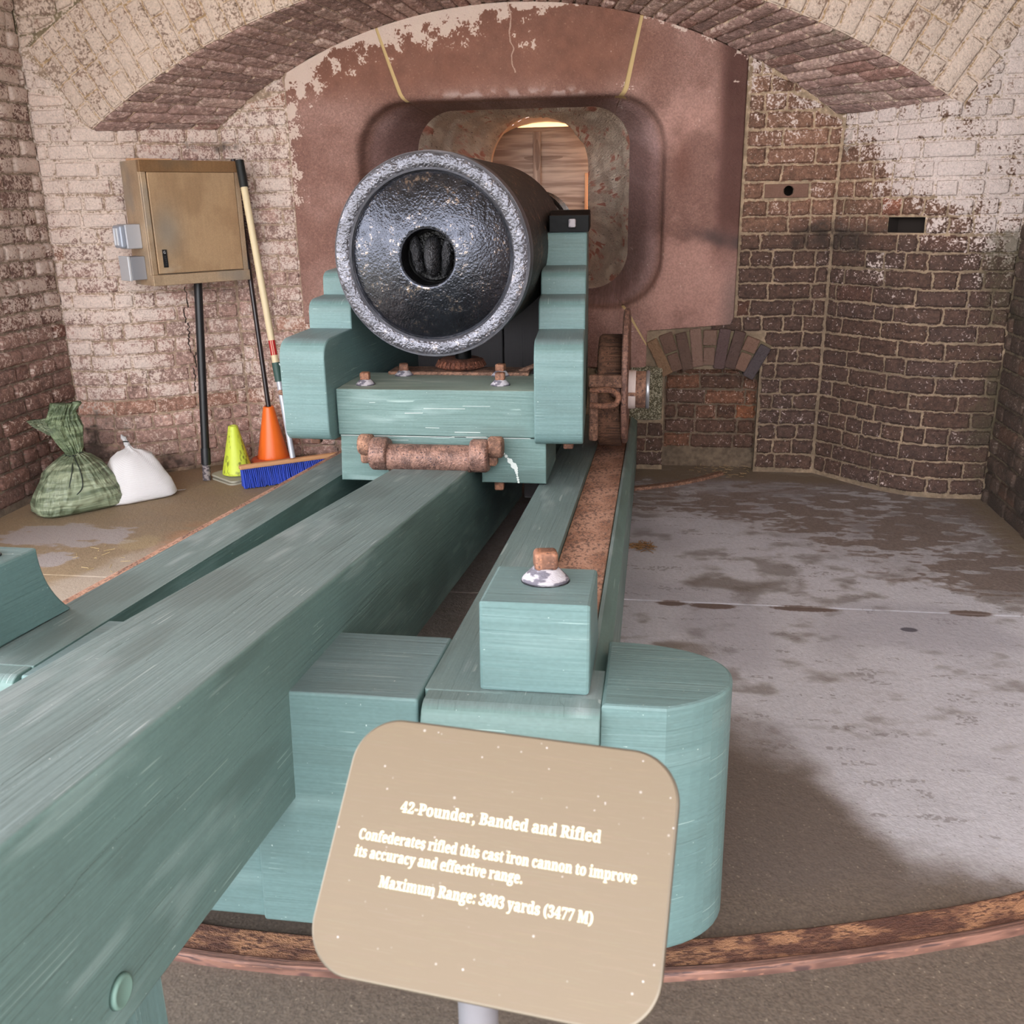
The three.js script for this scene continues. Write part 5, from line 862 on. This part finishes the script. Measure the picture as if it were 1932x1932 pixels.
  const ring = new THREE.TorusGeometry(0.036, 0.004, 8, 28); ring.rotateX(Math.PI / 2 + 0.2); part(bag, 'tie_ring', ring, cord, [X - 0.008, 0.262, Z - 0.024]);
  // white one
  const wx = -2.44, wz = -4.085, W = -0.78, wm = std({ color: rgb(232, 230, 232), bumpMap: weave, bumpScale: 0.0025, roughness: 0.7 });
  const wb = thing('sandbag', 'plump white sandbag with a knotted tip leaning by the green one', 'sandbag', [wx, 0, wz]);
  const wr = [[0, 0.004, 0, 0.165, 0.06, 3.2], [0, 0.018, 0, 0.178, 0.078, 3.2], [-0.004, 0.05, -0.008, 0.165, 0.084, 2.8], [-0.014, 0.09, -0.018, 0.152, 0.084, 2.8], [-0.026, 0.13, -0.02, 0.138, 0.078, 2.7], [-0.034, 0.17, -0.028, 0.12, 0.068, 2.6], [-0.04, 0.205, -0.038, 0.094, 0.052, 2.4], [-0.048, 0.228, -0.05, 0.056, 0.034, 2.1], [-0.056, 0.235, -0.058, 0.022, 0.02, 2], [-0.062, 0.25, -0.058, 0.013, 0.012, 2]];
  part(wb, 'sack', loft(sack(wr.map(([x, y, z, a, b, s], j) => [wx + x, y, wz + z, a, b, W, j > 6 ? 0.1 : 0.012, s]), 7, 891, 84)), wm);
  part(wb, 'knot', loft(sack([[wx - 0.062, 0.248, wz - 0.058, 0.011, 0.011, 0, 0.1, 2], [wx - 0.066, 0.262, wz - 0.058, 0.015, 0.013, 0, 0.2, 2], [wx - 0.072, 0.278, wz - 0.058, 0.009, 0.009, 0, 0.1, 2], [wx - 0.080, 0.293, wz - 0.058, 0.013, 0.006, 0, 0.3, 2], [wx - 0.086, 0.303, wz - 0.058, 0.004, 0.003, 0, 0.1, 2]], 3, 893, 24)), wm);
  const wt = new THREE.TorusGeometry(0.0115, 0.003, 8, 20); wt.rotateX(Math.PI / 2 - 0.3); part(wb, 'tie_ring', wt, cord, [wx - 0.070, 0.272, wz - 0.058]);
  const ear = part(wb, 'corner_ear', loft(sack([[wx + 0.118, 0.012, wz - 0.118, 0.016, 0.012, W, 0.1, 2], [wx + 0.135, 0.010, wz - 0.135, 0.009, 0.006, W, 0.1, 2], [wx + 0.15, 0.008, wz - 0.15, 0.011, 0.004, W, 0.2, 2]], 3, 895, 20)), wm);
}
// ---------------------------------------------------------------- the sign in front
{
  const TL = V3(-0.259, 0.893, -0.757), TR = V3(0.039, 0.893, -0.722), BL = V3(-0.279, 0.739, -0.601), W = 0.30, H = 0.2201;
  const ex = TR.clone().sub(TL).normalize(), ey = TL.clone().sub(BL).normalize(), ez = ex.clone().cross(ey).normalize(); ey.copy(ez.clone().cross(ex));
  const ctr = TL.clone().addScaledVector(ex, W / 2).addScaledVector(ey, -H / 2), B = new THREE.Matrix4().makeBasis(ex, ey, ez), e = new THREE.Euler().setFromRotationMatrix(B);
  const sg = thing('plaque_sign', 'tan metal plaque with white lettering on a low post in front of the chassis', 'sign', [ctr.x, 0, ctr.z]);
  const rs = (w, h, r) => { const s = new THREE.Shape(), a = w / 2, b = h / 2; s.moveTo(-a + r, -b); s.lineTo(a - r, -b); s.absarc(a - r, -b + r, r, -Math.PI / 2, 0, false); s.lineTo(a, b - r); s.absarc(a - r, b - r, r, 0, Math.PI / 2, false); s.lineTo(-a + r, b); s.absarc(-a + r, b - r, r, Math.PI / 2, Math.PI, false); s.lineTo(-a, -b + r); s.absarc(-a + r, -b + r, r, Math.PI, Math.PI * 1.5, false); return s; };
  const cw = 1500, ch = 1100, cv = document.createElement('canvas'); cv.width = cw; cv.height = ch; const c = cv.getContext('2d'); c.fillStyle = 'rgb(108,93,74)'; c.fillRect(0, 0, cw, ch);
  const r = rngOf(931); for (let i = 0; i < 1400; i++) { c.fillStyle = `rgba(${110 + 70 * r() | 0},${95 + 70 * r() | 0},${76 + 70 * r() | 0},0.06)`; c.fillRect(r() * cw, r() * ch, 30 + 120 * r(), 2); }
  for (let i = 0; i < 70; i++) { const R = 1.5 + 5.5 * r() * r(); c.fillStyle = `rgba(200,198,202,${0.4 + 0.5 * r()})`; c.beginPath(); c.arc(r() * cw, r() * ch, R, 0, 7); c.fill(); }
  c.fillStyle = 'rgb(232,222,186)'; c.textBaseline = 'alphabetic'; c.textAlign = 'left';
  const line = (txt, u0, u1, v, size) => { c.font = `bold ${size}px serif`; const w = c.measureText(txt).width; c.save(); c.translate(u0 * cw, v * ch); c.scale((u1 - u0) * cw / w, 1); c.fillText(txt, 0, 0); c.restore(); };
  line('42-Pounder, Banded and Rifled', 0.192, 0.794, 0.374, 68); line('Confederates rifled this cast iron cannon to improve', 0.082, 0.906, 0.499, 62); line('its accuracy and effective range.', 0.082, 0.592, 0.565, 62); line('Maximum Range: 3803 yards (3477 M)', 0.176, 0.801, 0.664, 64);
  const ct = new THREE.CanvasTexture(cv); ct.colorSpace = THREE.SRGBColorSpace; ct.anisotropy = 8;
  const face = new THREE.ShapeGeometry(rs(W - 0.005, H - 0.005, 0.041), 16); { const p = face.attributes.position, uv = face.attributes.uv; for (let i = 0; i < p.count; i++) uv.setXY(i, p.getX(i) / W + 0.5, p.getY(i) / H + 0.5); }
  const setR = (m) => m;
  const pl = part(sg, 'plate', (() => { const g = extr(rs(W, H, 0.043), 0.012, 0.003, { curveSegments: 16 }); g.translate(0, 0, -0.0122 + 0.003); return g; })(), std({ color: rgb(122, 112, 98), metalness: 0.6, roughness: 0.4 }), ctr.toArray(), [e.x, e.y, e.z]);
  part(pl, 'plate_face', face, std({ map: ct, metalness: 0.15, roughness: 0.5 }), ctr.clone().addScaledVector(ez, 0.0004).toArray(), [e.x, e.y, e.z]);
  const pc = ctr.clone().addScaledVector(ez, -0.014);
  part(sg, 'post', bar(V3(-0.136, 0.002, -0.655), V3(-0.136, 0.79, -0.655), 0.018, 24), std({ color: rgb(142, 140, 146), roughness: 0.5, metalness: 0.3 }));
  part(sg, 'post_foot', lathe([[0, 0.012], [0.05, 0.012], [0.055, 0.008], [0.055, 0], [0, 0]], 28), std({ color: rgb(142, 140, 146), roughness: 0.5, metalness: 0.3 }), [-0.136, 0.0, -0.655]);
  part(sg, 'bracket', (() => { const g = new RoundedBoxGeometry(0.12, 0.1, 0.006, 1, 0.002); return g; })(), std({ color: rgb(150, 148, 150), roughness: 0.5, metalness: 0.3 }), pc.toArray(), [e.x, e.y, e.z]);
}
renderer.render(scene, camera);
